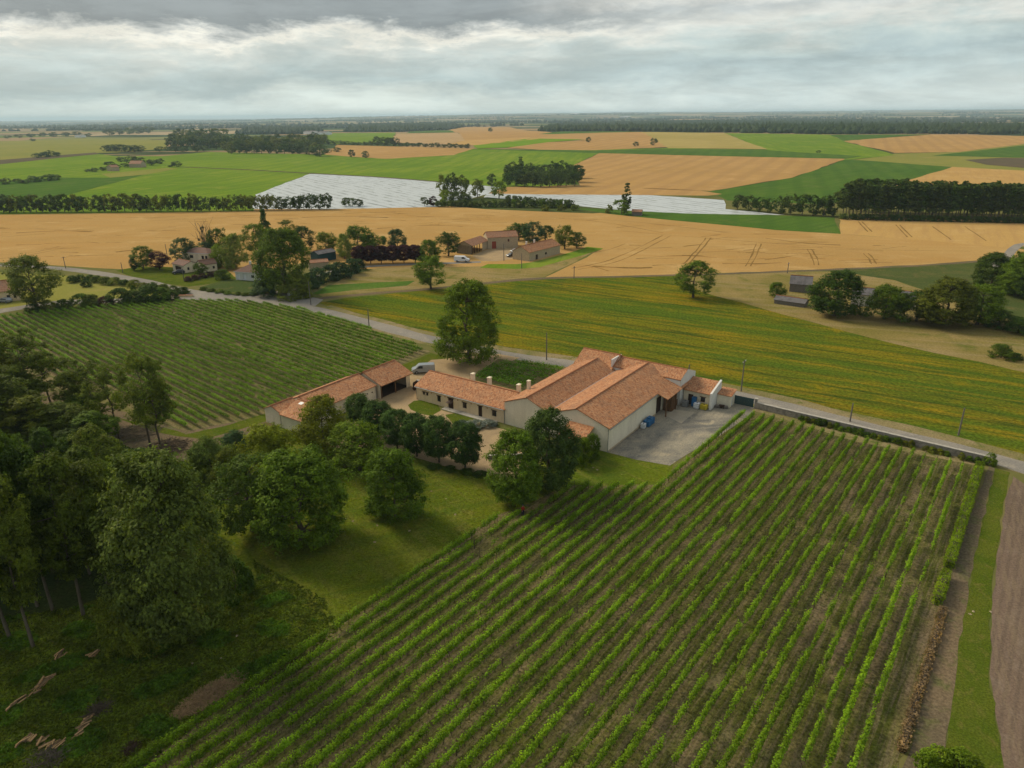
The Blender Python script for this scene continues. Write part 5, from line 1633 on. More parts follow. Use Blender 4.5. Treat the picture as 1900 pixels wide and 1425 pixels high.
for i, x in enumerate((-33.2, -29.2, -22.4)):
    ch = hs.part('chimney', 'stucco', lambda b: (b.box(x, x + .55, 6.1, 6.9, 3.5, 5.15), b.box(x - .06, x + .61, 6.04, 6.96, 5.15, 5.27)))
hs.part('gutter', 'metal', lambda b: b.tube((-42.1, -.34, 2.72), (-20.8, -.34, 2.72), .06, .06, 6))
hs.part('downpipe', 'metal', lambda b: b.tube((-41.85, -.07, 0), (-41.85, -.07, 2.7), .045, .045, 6))
hs.part('terrace', 'concrete', lambda b: b.box(-34.6, -22.2, -1.3, -.02, 0, .12))

# ---- open barn and outbuilding range on the far side of the courtyard
bn = House('open_barn', LP(-54.6, -3.8), TH, 'open fronted barn with a clay tiled roof by the courtyard', 'barn', shift=(-54.6, -3.8))
w = bn.mb()
w.wall((-54.4, 4.6), (-54.4, -3.8), 0, 3.4)
for y, rev in ((-3.8, 0), (4.6, 1)):
    q = [(-54.4, y, 0), (-47.9, y, 0), (-47.9, y, 2.9), (-52.2, y, 4.6), (-54.4, y, 3.4)]
    w.poly(q[::-1] if rev else q)
w.wall((-47.9, 3.5), (-47.9, 4.6), 0, 2.9)
w.obj('wall', M['stucco'], bn.root)
r1 = bn.roof((-47.3, -4.1, 2.92), (-47.3, 5.0, 2.92), (-52.2, 5.0, 4.85), (-52.2, -4.1, 4.85))
bn.roof((-54.8, 5.0, 3.4), (-54.8, -4.1, 3.4), (-52.2, -4.1, 4.85), (-52.2, 5.0, 4.85))
bn.ridge((-52.2, -4.1, 4.87), (-52.2, 5.0, 4.87), r1)
bn.part('beam', 'timber', lambda b: b.box(-48.05, -47.8, -3.7, 4.5, 2.5, 2.75))
for y in (-3.7, .2):
    bn.part('post', 'timber', lambda b: b.box(-48.03, -47.83, y, y + .2, 0, 2.5))
bn.part('floor', 'dark_timber', lambda b: b.box(-54.3, -48.2, -3.7, 4.5, 0, .05))
wg = House('outbuilding_range', LP(-57, -23.5), TH, 'long cream outbuilding with red tiles stepping down from the barn', 'building', shift=(-57, -23.5))
gable_b(wg, -57, -48.7, -19.0, -4.15, 2.7, 2.75, -53.4, 4.1, wall='stucco', ov0=.2, ov1=.3, ovb=0, op_a1=[(12.2, 12.6, 1.6, 1.95), (13.5, 13.9, 1.5, 1.85)])
gable_b(wg, -57.4, -52.8, -23.6, -19.05, 2.6, 2.6, -55.3, 3.5, wall='stucco_grey', ov0=.2, ov1=.05, ovb=.15)
w_, r0, r1 = gable_a(wg, -52.75, -46.8, -23.7, -17.6, 2.6, 2.75, -19.6, 3.95, wall='stucco_grey', ova=.12)
wg.part('skylight', 'metal', lambda b: (b.poly([(-51.6, -20.6, 3.86), (-50.7, -20.6, 3.86), (-50.7, -19.95, 4.06), (-51.6, -19.95, 4.06)])), parent=r0)
wg.part('downpipe', 'metal', lambda b: b.tube((-52.78, -23.8, 0), (-52.78, -23.8, 2.5), .05, .05, 6))
wg.part('downpipe', 'metal', lambda b: b.tube((-48.6, -4.3, 0), (-48.6, -4.3, 2.6), .05, .05, 6))


# ---- hamlet and farm: placed by their front wall
def front(a, b):
    A, B_ = G(*a), G(*b)
    d = B_ - A
    return A, math.atan2(d.y, d.x), d.length


def simple_house(name, a, b, depth, eave, ridge, label, wall, roofm, ops=(), cat='house', hip=False, rp=.5, ends_op=(), chim=(), frame='dark_timber', lintel=None, ov=.3):
    A, rz, L_ = front(a, b)
    h = House(name, A, rz, label, cat)
    ops = [(u0 * L_, u1 * L_, v0, v1) for u0, u1, v0, v1 in ops]
    if hip:
        w = h.mb()
        w.wall((0, 0), (L_, 0), 0, eave, ops)
        w.wall((L_, 0), (L_, depth), 0, eave, ends_op)
        w.wall((L_, depth), (0, depth), 0, eave)
        w.wall((0, depth), (0, 0), 0, eave)
        w.obj('wall', M[wall], h.root)
        o = .35
        e = [(-o, -o, eave + .1), (L_ + o, -o, eave + .1), (L_ + o, depth + o, eave + .1), (-o, depth + o, eave + .1)]
        k = min(L_, depth) / 2
        if L_ >= depth:
            t = [(k, depth / 2, ridge), (L_ - k, depth / 2, ridge)]
            quads = [(e[0], e[1], t[1], t[0]), (e[1], e[2], t[1], t[1]), (e[2], e[3], t[0], t[1]), (e[3], e[0], t[0], t[0])]
        else:
            t = [(L_ / 2, k, ridge), (L_ / 2, depth - k, ridge)]
            quads = [(e[0], e[1], t[0], t[0]), (e[1], e[2], t[1], t[0]), (e[2], e[3], t[1], t[1]), (e[3], e[0], t[0], t[1])]
        for q in quads:
            b_ = h.mb()
            q = [Vector(p) for p in q]
            ax = (q[1] - q[0]).normalized()
            upv = ((q[2] - q[0]) - ax * (q[2] - q[0]).dot(ax)).normalized()
            pts = q[:3] if q[2] == q[3] else q
            b_.poly(pts, [((p - q[0]).dot(ax), (p - q[0]).dot(upv)) for p in pts])
            b_.obj('roof', M[roofm], h.root, uv=True)
        b_ = h.mb()
        b_.box(-o, L_ + o, -o, depth + o, eave - .06, eave + .09)
        b_.obj('eaves', M['white_paint'], h.root)
    else:
        gable_a(h, 0, L_, 0, depth, eave, eave, depth * rp, ridge, wall=wall, roofm=roofm, op_b0=ops, op_a1=ends_op, ov=ov)
    for o_ in ops:
        h.opening((0, 0), (L_, 0), o_, 'door' if o_[2] == 0 else 'window', frame, lintel=lintel)
    for o_ in ends_op:
        h.opening((L_, 0), (L_, depth), o_, 'door' if o_[2] == 0 else 'window', frame)
    for cx, cy, z0, z1 in chim:
        h.part('chimney', 'white_wall', lambda b: (b.box(cx * L_ - .3, cx * L_ + .3, cy * depth - .25, cy * depth + .25, z0, z1), b.box(cx * L_ - .36, cx * L_ + .36, cy * depth - .31, cy * depth + .31, z1, z1 + .12)))
    return h, L_


simple_house('bungalow', (438, 519), (479, 522), 7.5, 2.8, 5.0, 'white bungalow with a dark hipped roof facing the junction', 'white_wall', 'tiles_brown', ops=[(.06, .2, 0, 2.1), (.34, .48, 0, 2.1), (.7, .85, .9, 2.0)], hip=True, chim=((.42, .5, 4.2, 5.8), (.75, .55, 4.0, 5.4)), frame='white_paint')
simple_house('cream_house', (342, 494), (389, 497), 7, 5.2, 6.7, 'two storey cream house with a hipped roof in the hamlet', 'stucco', 'tiles_brown', ops=[(.28, .42, 3.3, 4.4), (.74, .84, 3.1, 4.4), (.88, .98, 3.1, 4.4)], hip=True)
simple_house('garage', (322, 502), (343, 507), 5.5, 2.6, 3.7, 'cream garage in front of the two storey house', 'stucco', 'tiles_brown', ops=[(.2, .75, 0, 2.1)], ends_op=[(1.2, 2.0, .9, 1.9), (3.4, 4.2, .9, 1.9)], cat='garage')
simple_house('side_wing', (376, 506), (404, 502), 5, 2.7, 3.9, 'low cream wing at the right of the two storey house', 'stucco', 'tiles_brown', ops=[(.7, .85, .9, 1.9)])
simple_house('teal_shed', (592, 487), (624, 481), 5, 3.0, 3.9, 'dark teal metal shed beside the great dark tree', 'teal_paint', 'slate', cat='shed')
simple_house('low_outbuilding', (574, 500), (610, 497), 4, 2.2, 2.9, 'low tiled outbuilding beside the teal shed', 'stone', 'tiles_old', cat='shed')
simple_house('tan_house', (-40, 566), (38, 557), 9, 3.2, 5.6, 'tan house with a red roof at the left edge', 'stucco_tan', 'tiles_old', ops=[(.7, .78, .9, 2.0), (.86, .93, .9, 2.0)])
# stone farm: open barn wing, house range, and the separate right building
A, rz, L_ = front((876, 472), (906, 461))
fb = House('farm_barn', A, rz, 'stone farm wing with an open cart bay under red tiles', 'barn')
w = fb.mb()
w.wall((0, 7), (0, 0), 0, 3.4)
w.poly([(0, 0, 0), (0, 0, 3.4), (0, 3.5, 5.0), (0, 7, 3.4), (0, 7, 0)])
w.wall((L_ * .62, 0), (L_, 0), 0, 3.4)
w.wall((L_, 7), (0, 7), 0, 3.4)
w.obj('wall', M['stone'], fb.root)
r0 = fb.roof((-.3, -.4, 3.4), (L_, -.4, 3.4), (L_, 3.5, 5.15), (-.3, 3.5, 5.15), mat='tiles_old')
fb.roof((L_, 7.4, 3.4), (-.3, 7.4, 3.4), (-.3, 3.5, 5.15), (L_, 3.5, 5.15), mat='tiles_old')
for k in range(4):
    fb.part('post', 'dark_timber', lambda b: b.box(L_ * .155 * k, L_ * .155 * k + .22, 0, .22, 0, 3.3))
fb.part('bay_shade_panel', 'bay_shade', lambda b: b.box(.1, L_ * .62, 5.9, 6.0, 0, 3.3))  # added dark panel before the stone rear wall, painting the bay's shade
simple_house('farmhouse', (905, 462), (961, 459), 7.5, 4.6, 6.3, 'stone farmhouse with a red door and orange tiles', 'stone', 'tiles_old', ops=[(.14, .28, 0, 3.0), (.66, .72, 2.6, 3.7)], ends_op=[(3, 4.4, 0, 2.4)], frame='red_paint')
simple_house('farm_cottage', (982, 485), (1039, 470), 8, 3.3, 5.2, 'long stone farm building with orange tiles and small porch', 'stone', 'tiles', ops=[(.2, .27, 0, 1.9), (.5, .56, 1, 1.9)], chim=((.3, .75, 4.3, 6.0), (.55, .75, 4.3, 6.0)))
# grey sheds and half hidden roofs at the right
simple_house('grey_shed', (1464, 541), (1504, 544), 6, 2.5, 4.4, 'grey sheet roofed shed left of the large dark tree', 'grey_timber', 'slate', cat='shed')
simple_house('low_shed', (1436, 563), (1492, 571), 4.0, 1.1, 1.9, 'low grey sheds with rusty sheets in front of the tall shed', 'grey_timber', 'slate', cat='shed')
simple_house('hidden_house', (1578, 566), (1618, 570), 6, 3.3, 4.6, 'half hidden house with a grey roof behind the trees', 'white_wall', 'slate')
simple_house('pale_gable_house', (1662, 572), (1692, 576), 6, 3.0, 4.4, 'house with a pale gable peeping out between the trees', 'stucco', 'slate')
# remote farm buildings
for nm, a, b, dp, e, r_, lab, wl, rf in [
    ('remote_farm', (541, 277), (561, 278), 14, 5, 8, 'remote pale farm beside the distant wood', 'white_wall', 'slate'),
    ('remote_shed', (563, 249), (580, 249), 25, 7, 10, 'remote white shed near the skyline', 'white_paint', 'slate'),
    ('remote_shed', (588, 250), (604, 250), 25, 6, 9, 'second remote white shed near the skyline', 'white_paint', 'slate'),
    ('remote_house', (240, 311), (262, 311), 10, 4, 7, 'remote house among the hedged trees in the green fields', 'stone', 'tiles_old'),
    ('remote_house', (208, 318), (222, 317), 9, 4, 6, 'remote cottage left of the house in the green fields', 'stone', 'tiles_old'),
    ('remote_shed', (139, 255), (150, 255), 20, 5, 7, 'remote grey roof in the far left tree line', 'white_paint', 'slate'),
    ('remote_hut', (1172, 400), (1190, 400.5), 5, 2, 2.8, 'small hut beside the tall narrow poplar', 'grey_timber', 'tiles_old'),
    ('remote_building', (1058, 219.5), (1072, 219.5), 60, 14, 18, 'pale far building near the horizon', 'white_paint', 'white_paint'),
    ('remote_building', (1160, 220), (1175, 220), 60, 10, 14, 'second pale far building near the horizon', 'white_paint', 'white_paint'),
]:
    simple_house(nm, a, b, dp, e, r_, lab, wl, rf)
# ------------------------------------------------------------------ walls, gate, poles, vehicles, small things
def stone_wall(name, p, q, hgt, th, label, seed=1, stone=.62, top='stone'):
    """a rubble wall: core plus courses of separate facing stones"""
    p, q = Vector(p), Vector(q)
    L_ = (q - p).length
    root = empty(name, p, math.atan2(q.y - p.y, q.x - p.x), label, 'wall')
    b = MB()
    b.box(0, L_, -th / 2 + .03, th / 2 - .03, -.05, hgt - .06)
    b.obj('core', M['grey_stone'], root)
    r = random.Random(seed)
    b = MB()
    z = 0.0
    while z < hgt - .12:
        hh = min(r.uniform(.2, .3), hgt - .1 - z)
        x = r.uniform(-.3, 0)
        while x < L_:
            l = r.uniform(.3, .7)
            x0, x1 = max(0, x), min(L_, x + l)
            if x1 - x0 > .08:
                o = r.uniform(0, .035)
                b.box(x0 + .01, x1 - .01, -th / 2 - o, -th / 2 + .1, z + .01, z + hh - .01)
                b.box(x0 + .01, x1 - .01, th / 2 - .1, th / 2 + o, z + .01, z + hh - .01)
            x += l
        z += hh
    tag(b.obj('stones', M['grey_stone'], root), kind='stuff')
    n = int(L_ / 1.1)
    cap = None
    for i in range(n):
        x = i * L_ / n
        b = MB()
        b.box(.01, L_ / n - .015, -th / 2 - .05, th / 2 + .05, 0, .09)
        if cap is None:
            c = b.obj('coping_stone', M['concrete'], root)
            cap = c.data
        else:
            c = link(bpy.data.objects.new('coping_stone', cap), root)
        c.location = (x, r.uniform(-.015, .015), hgt - .07 + r.uniform(-.01, .015))
        c.rotation_euler = (r.uniform(-.02, .02), 0, r.uniform(-.015, .015))
    return root


gl, gr = G(1352, 747), G(1399, 757)
wr = G(1836, 861)
stone_wall('stone_wall', gr + (wr - gr).normalized() * .5, wr, 1.25, .45, 'long grey stone wall between the road and the near vineyard')
# road gate: frame, stiles, vertical boards
gd = (gr - gl)
gate = empty('green_gate', gl, math.atan2(gd.y, gd.x), 'dark green sliding gate closing the yard', 'gate')
GLn = gd.length
b = MB()
for z in (.12, 1.0, 1.72):
    b.box(0, GLn - .1, -.03, .03, z, z + .08)
b.obj('gate_frame', M['green_paint'], gate)
b = MB()
b.box(.004, .172, -.055, -.03, .1, 1.78)
bd = None
for i in range(int((GLn - .1) / .18)):
    if bd is None:
        o = b.obj('board', M['green_paint'], gate)
        bd = o.data
    else:
        o = link(bpy.data.objects.new('board', bd), gate)
    o.location = (i * .18, 0, 0)
for nm, pos, lab in (('gate_post', gr + gd.normalized() * .25, 'grey stone gate post at the road end of the gate'), ('gate_post', gl - gd.normalized() * .3, 'pale gate post beside the tiny hut')):
    root = empty(nm, pos, math.atan2(gd.y, gd.x), lab, 'post')
    b = MB()
    b.box(-.22, .22, -.22, .22, -.05, 1.9)
    b.obj('shaft', M['grey_stone' if 'road' in lab else 'stucco_grey'], root)
    b = MB()
    b.box(-.3, .3, -.3, .3, 1.9, 2.02)
    b.obj('cap', M['concrete'], root)
# shrubs along the foot of the wall
wd_ = (wr - gr).normalized()
nrm = Vector((wd_.y, -wd_.x, 0))
nrm = nrm if nrm.y < 0 else -nrm
k = 0
s = 9.0
while s < (wr - gr).length - 1:
    if TR.random() < .93:
        q = gr + wd_ * s + nrm * TR.uniform(.6, .9)
        tree_at('wall_shrub', q, TR.uniform(.8, 1.25), TR.uniform(1.1, 1.7), 'bush', TR.choice(['dark', 'mid', 'olive']), '%s shrub from the gate along the foot of the stone wall' % ORD[k], 'shrubs along the stone wall', 'bush')
        k += 1
    s += TR.uniform(.8, 1.15)
tree_at('wall_shrub', wr + Vector((-.2, -.2, 0)), 2.0, 2.0, 'bush', 'mid', 'leafy bush at the far corner where wall and hedge meet', None, 'bush')
# fence of boards at the gap by the barn, low wall under the big trees
stone_wall('garden_wall', LP(-47, 5.6), LP(-42.6, 5.6), 1.3, .4, 'low stone wall between the barn and the long house', 5)
stone_wall('courtyard_wall', G(905, 852), G(1000, 848), .7, .35, 'low stone border wall under the big trees', 6)
for i, (x, y, w_, c, h_) in enumerate([(880, 792, 40, (.15, .18, .15), 1.1), (905, 790, 36, (.16, .19, .16), 1.0), (857, 789, 26, (.11, .16, .10), .9)]):
    g = G(x, y)
    tree_at('lavender_bush', g, h_, w_ * depth_of(g) / FPX, 'bush', c, '%s grey blue bush of the courtyard bed' % ORD[i], 'grey blue courtyard bushes', 'bush')
for i, (x, y, w_, t) in enumerate([(1082, 858, 36, 812), (1098, 850, 34, 806), (1070, 865, 28, 826)]):
    T(x, y, t, w_, 'bushy', 'fresh', '%s rounded bright shrub under the lean-to roof' % ORD[i], 'shrub', 'rounded shrubs by the hall gable', cat='bush')
for i, x in enumerate([820, 850, 880, 905]):
    a_ = G(x - 14, 868 + i * 4.5)
    tree_at('low_hedge', a_, .6, 2.4, 'bush', 'dark', '%s low hedge clump at the foot of the limes' % ORD[i], 'low hedge under the limes', 'bush')


def pole(px, py, top, label, arm=True, arm_rz=.9):
    g = G(px, py)
    h = height_for(g, top)
    root = empty('utility_pole', g, arm_rz, label, 'pole', None)
    b = MB()
    b.tube((0, 0, -.3), (0, 0, h), .15, .10, 8)
    b.obj('shaft', M['pole'], root)
    if arm:
        b = MB()
        b.box(-.8, .8, -.05, .05, h - .45, h - .33)
        b.box(-.02, .02, -.06, .06, h - 1.0, h - .45)
        c = b.obj('crossarm', M['pole'], root)
        for x in (-.7, 0, .7):
            b = MB()
            b.tube((x, 0, h - .33), (x, 0, h - .13), .05, .035, 6)
            b.obj('insulator', M['white_paint'], c)
    return g + Vector((0, 0, h - .2))


tops = {}
for key, x, y, t, lab, arm in [
    ('a', 685, 607, 573, 'grey pole beside the road and the upper vines', False), ('b', 1014, 668, 617, 'thin pole in the meadow edge behind the garden', False), ('c', 1375, 726, 668, 'tall wooden pole behind the gate hut', True),
    ('d', 1577, 782, 748, 'short pole by the road and the stone wall', False), ('e', 1778, 808, 757, 'slender pole standing at the meadow edge', False), ('f', 1277, 702, 676, 'pole behind the white parapet of the hall', False),
    ('g', 122, 498, 476, 'leaning pole by the wheat at the left', True), ('h', 228, 506, 487, 'pole at the garden corner by the wheat', False), ('i', 342, 522, 494, 'dark pole in front of the garage', False), ('j', 313, 490, 453, 'tall pole behind the purple tree', False),
    ('k', 577, 566, 522, 'pale concrete pole at the junction', False), ('l', 1065, 517, 494, 'wooden pole with a wide crossarm by the wheat corner', True), ('m', 935, 484, 452, 'pole in front of the farm yard', False), ('n', 1461, 507, 487, 'thin double pole at the wheat edge', True), ('o', 968, 498, 470, 'pale thin pole on the farm lawn', False)]:
    tops[key] = pole(x, y, t, lab, arm)


def vehicle(name, px, py, rz, label, paint, van=True, cat='van', s=1.0, loc=None):
    g = loc or G(px, py)
    root = empty(name, g, rz, label, cat)
    root.scale = (s, s, s)
    if van:     # side profile x forward, z up
        prof = [(-2.45, .38), (-2.45, 1.75), (-2.35, 1.95), (.75, 1.95), (1.0, 1.88), (1.72, 1.22), (2.35, 1.02), (2.5, .8), (2.5, .38)]
        W_, inset = .95, .12
        glass = [[(.98, 1.80), (1.66, 1.2)], [(.15, 1.22), (.15, 1.75), (.88, 1.75), (1.45, 1.22)]]
    else:
        prof = [(-2.1, .35), (-2.12, .85), (-1.95, 1.0), (-1.5, 1.42), (.25, 1.46), (.55, 1.40), (1.15, 1.0), (1.95, .85), (2.1, .65), (2.1, .35)]
        W_, inset = .86, .16
        glass = [[(.55, 1.36), (1.1, 1.0)], [(-1.55, .98), (-1.3, 1.34), (.3, 1.36), (.88, .98)]]
    zs = [p[1] for p in prof]
    yw = lambda z: W_ - inset * max(0, (z - .95) / (max(zs) - .95)) - (.05 if z < .45 else 0)
    b = MB()
    n = len(prof)
    for i in range(n):
        (x0, z0), (x1, z1) = prof[i], prof[(i + 1) % n]
        b.poly([(x0, -yw(z0), z0), (x0, yw(z0), z0), (x1, yw(z1), z1), (x1, -yw(z1), z1)][::-1])
    for s_ in (-1, 1):
        pts = [(x, s_ * yw(z), z) for x, z in prof]
        b.poly(pts if s_ > 0 else pts[::-1])
    body = b.obj('body', M[paint], root)
    mod = body.modifiers.new('bevel', 'BEVEL')
    mod.width, mod.segments, mod.limit_method = .07, 2, 'ANGLE'
    (x0, z0), (x1, z1) = glass[0]
    b = MB()
    dx, dz = .02, .02
    b.poly([(x0 + dx, -yw(z0) + .1, z0 + dz), (x1 + dx, -yw(z1) + .1, z1 + dz), (x1 + dx, yw(z1) - .1, z1 + dz), (x0 + dx, yw(z0) - .1, z0 + dz)])
    b.obj('windscreen', M['glass'], root)
    for s_ in (-1, 1):
        b = MB()
        pts = [(x, s_ * (yw(z) + .012), z) for x, z in glass[1]]
        b.poly(pts if s_ > 0 else pts[::-1])
        b.obj('side_window', M['glass'], root)
    for x in (-1.45, 1.5) if van else (-1.3, 1.3):
        for s_ in (-1, 1):
            b = MB()
            b.tube((x, s_ * (W_ - .2), .34), (x, s_ * (W_ + .01), .34), .34, .34, 14)
            t = b.obj('wheel', M['rubber'], root)
            b = MB()
            b.tube((x, s_ * (W_ + .0), .34), (x, s_ * (W_ + .025), .34), .2, .18, 10)
            b.obj('rim', M['metal'], t)
    xe = prof[-1][0]
    for s_ in (-.62, .62):
        b = MB()
        b.box(xe - .06, xe + .015, s_ - .17, s_ + .17, .72, .86) if van else b.box(xe - .08, xe + .015, s_ - .15, s_ + .15, .58, .7)
        b.obj('headlight', M['white_paint'], root)
        b = MB()
        b.box(prof[0][0] - .015, prof[0][0] + .05, s_ - .1 + .12 * (1 if s_ > 0 else -1), s_ + .1 + .12 * (1 if s_ > 0 else -1), .7, 1.0)
        b.obj('tail_light', M['red_paint'], root)
    b = MB()
    b.box(xe - .12, xe + .05, -W_ + .05, W_ - .05, .32, .52)
    b.obj('bumper', M['rubber'], root)
    return root


vehicle('delivery_van', 786, 691, R_(188), 'silver panel van parked behind the long house', 'silver')
vehicle('delivery_van', 857, 486, R_(-8), 'white panel van parked on the farm lane', 'white_paint', s=1.15)
vehicle('parked_car', 332, 508, R_(200), 'dark car on the grass by the garage', 'dark_paint', False, 'car')
vehicle('parked_car', 949, 476, R_(215), 'dark blue car in the farm yard', 'dark_paint', False, 'car')
vehicle('parked_car', 957, 468, R_(205), 'pale car in the farm yard beside the dark blue one', 'silver', False, 'car')
vehicle('parked_car', 10, 561, R_(165), 'silver car in front of the tan house', 'silver', False, 'car')
# parked trailer by the junction
g = G(543, 550)
tl = empty('box_trailer', g, R_(-15), 'small white box trailer with dark end by the junction', 'trailer')
b = MB(); b.box(-1.2, .4, -.75, .75, .35, 1.9); b.obj('box', M['white_paint'], tl)
b = MB(); b.box(.42, 1.2, -.72, .72, .35, 1.75); b.obj('rear_frame', M['dark_paint'], tl)
for s_ in (-1, 1):
    b = MB(); b.tube((0, s_ * .62, .32), (0, s_ * .8, .32), .32, .32, 12); b.obj('wheel', M['rubber'], tl)

# things in the yard
def crate(name, a, b_, z, sx, sy, sz, mat, label, cat, ribs=True, feet=True):
    root = empty(name, LP(a, b_, z), TH + TR.uniform(-.1, .1), label, cat)
    b = MB()
    b.box(-sx / 2, sx / 2, -sy / 2, sy / 2, .12, sz)
    o = b.obj('body', M[mat], root)
    m_ = o.modifiers.new('bevel', 'BEVEL'); m_.width, m_.segments = .05, 2
    b = MB()
    b.box(-sx / 2, sx / 2, -sy / 2, sy / 2, 0, .11)
    b.obj('pallet', M['grey_timber'], root)
    if ribs:
        for i in range(3):
            b = MB()
            z0 = .25 + i * (sz - .35) / 2
            b.box(-sx / 2 - .025, sx / 2 + .025, -sy / 2 - .025, sy / 2 + .025, z0, z0 + .05)
            b.obj('rib', M['metal' if mat != 'blue_paint' else 'blue_paint'], root)
    b = MB()
    b.tube((0, 0, sz), (0, 0, sz + .06), .14, .14, 10)
    b.obj('lid', M['dark_paint'], root)
    return root


crate('liquid_tank', .95, 14.6, 0, 1.1, 1.1, 1.25, 'blue_paint', 'blue plastic tank against the hall wall, nearer the porch', 'tank')
crate('liquid_tank', .95, 13.3, 0, 1.1, 1.2, 1.15, 'blue_paint', 'second blue plastic tank, beside the white drum', 'tank')
crate('drum', .8, 12.0, 0, .75, .75, .95, 'white_paint', 'white drum at the end of the blue tanks', 'drum')
crate('liquid_tank', 3.0, 25.7, 0, 1.0, 1.0, 1.15, 'metal', 'grey caged tank in front of the store door', 'tank')
crate('liquid_tank', 5.2, 26.0, 0, 1.0, 1.0, 1.1, 'white_paint', 'white caged tank under the store window', 'tank')
crate('drum', 4.4, 26.6, 0, .8, .8, 1.9, 'blue_paint', 'tall blue cylinder between the caged tanks', 'drum')
crate('yellow_bin', 6.5, 26.2, 0, 1.2, 1.0, 1.0, 'yellow_paint', 'yellow skip at the corner of the store', 'bin', ribs=False)
for i, (a, bb, mt) in enumerate([(8.3, 28.6, 'grey_timber'), (9.0, 28.8, 'dark_timber'), (9.6, 29.0, 'grey_timber')]):
    root = empty('pallet_stack', LP(a, bb), TH + .2 * i, '%s stack of grey pallets along the hut wall' % ORD[i], 'pallets')
    for k in range(3 + i % 2):
        b = MB(); b.box(-.5, .5, -.4, .4, k * .14 + .002, k * .14 + .11); b.obj('pallet', M[mt], root)
# wood store in the porch
for k in range(9):
    root = empty('timber_bundle', LP(.6 + (k % 3) * .38, 24.2 + (k // 3) * 1.6), TH, 'stacked timber bundle under the porch roof', 'timber', 'timber stacked in the porch')
    b = MB()
    for j in range(4):
        b.box(-.15, .15, -.7, .7, j * .3 + .002, j * .3 + .27)
    b.obj('planks', M['timber'], root)
# farm machine and parasol in the courtyard, things in the barn gap
pr = empty('parasol', G(835, 762), 0, 'closed small parasol standing before the house door', 'parasol')
b = MB(); b.tube((0, 0, 0), (0, 0, 2.0), .03, .03, 6); b.obj('pole', M['dark_timber'], pr)
b = MB(); b.tube((0, 0, 1.75), (0, 0, 2.1), .75, .05, 8); b.obj('canopy', M['dark_timber'], pr)
cart = empty('hay_cart', LP(-45.0, 4.2), TH + .2, 'dark old cart standing between the barn and the long house', 'cart')
b = MB(); b.box(-1.1, 1.1, -.7, .7, .75, .95); b.obj('bed', M['dark_timber'], cart)
for s_ in (-1, 1):
    b = MB(); b.box(-1.1, 1.1, s_ * .7 - .04, s_ * .7 + .04, .95, 1.4); b.obj('side_rail', M['dark_timber'], cart)
    for x in (-.7, .7):
        b = MB(); b.tube((x, s_ * .74, .45), (x, s_ * .86, .45), .45, .45, 14); b.obj('wheel', M['dark_timber'], cart)
b = MB(); b.box(-1.1, -1.0, -.7, .7, .95, 1.6); b.obj('headboard', M['dark_timber'], cart)

# felled logs on the rough grass, each one its own
logm = []
for v_ in range(4):
    b = MB()
    r_ = .085 + .02 * v_
    b.tube((-.55, 0, 0), (.55, 0, .01), r_ * 1.08, r_, 7)
    me_ = b.obj('tmp', M['log_bark'])
    me = me_.data
    me.materials.append(M['cut_log'])
    for p in me.polygons:
        p.material_index = 1 if len(p.vertices) > 4 or p.index % 3 == 0 else 0
    logm.append((me, r_))
    bpy.data.objects.remove(me_)
piles = [('log pile nearest the bottom left corner', [(35, 1382), (60, 1372), (80, 1378), (100, 1384), (118, 1380)], 24, .3), ('log pile beside the brush heap', [(145, 1372), (152, 1352), (160, 1338), (172, 1330)], 15, 0.1),
         ('long log pile on the rough grass', [(62, 1288), (72, 1276), (85, 1264), (98, 1256)], 18, .25), ('short log pile at the left edge', [(22, 1318), (32, 1308), (42, 1300)], 8, .4), ('small log heap below the wood', [(112, 1220), (120, 1216)], 5, .3), ('second small log heap below the wood', [(166, 1218), (178, 1216)], 5, .1)]
for lab, line, n, rz in piles:
    ln = [G(*p) for p in line]
    for i in range(n):
        t = (i + TR.random()) / n * (len(ln) - 1)
        k = min(int(t), len(ln) - 2)
        q = ln[k].lerp(ln[k + 1], t - k)
        me, r_ = logm[TR.randrange(4)]
        lay = TR.choice([0, 0, 1])
        o = link(bpy.data.objects.new('cut_log', me))
        o.location = (q.x + TR.uniform(-.35, .35), q.y + TR.uniform(-.35, .35), r_ + lay * .18)
        o.rotation_euler = (TR.uniform(0, 6), TR.uniform(-.05, .05), rz + TR.uniform(-.55, .55) + 1.0)
        s_ = TR.uniform(.5, 1.0)
        o.scale = (s_, .8, .8)
        tag(o, 'cut log in the ' + lab, 'log', 'logs of the ' + lab)


def brush(name, px, py, w_px, n, label, col='bark', h_=.5, ln=.9, squeeze=1.0, rz=0.0):
    g = G(px, py)
    d = depth_of(g)
    R0 = w_px * d / FPX / 2
    root = empty(name, g, rz, label, 'brush heap')
    r = np.random.default_rng(px)
    segs = []
    for _ in range(n):
        a, rr_ = r.uniform(0, 6.28), R0 * math.sqrt(r.random())
        c = np.array([math.cos(a) * rr_, math.sin(a) * rr_ * squeeze, r.random() ** 2 * h_ * (1 - rr_ / R0) + .05])
        dd = r.normal(size=3) * np.array([1, 1, .18])
        dd *= ln * r.uniform(.4, 1) / np.linalg.norm(dd)
        segs.append((c - dd, c + dd, .03, .015))
    tv, tf = tubes(segs, 4)
    tag(link(bpy.data.objects.new('branches', mesh_np('branches', tv, tf, (M[col],))), root), kind='stuff')
    return root


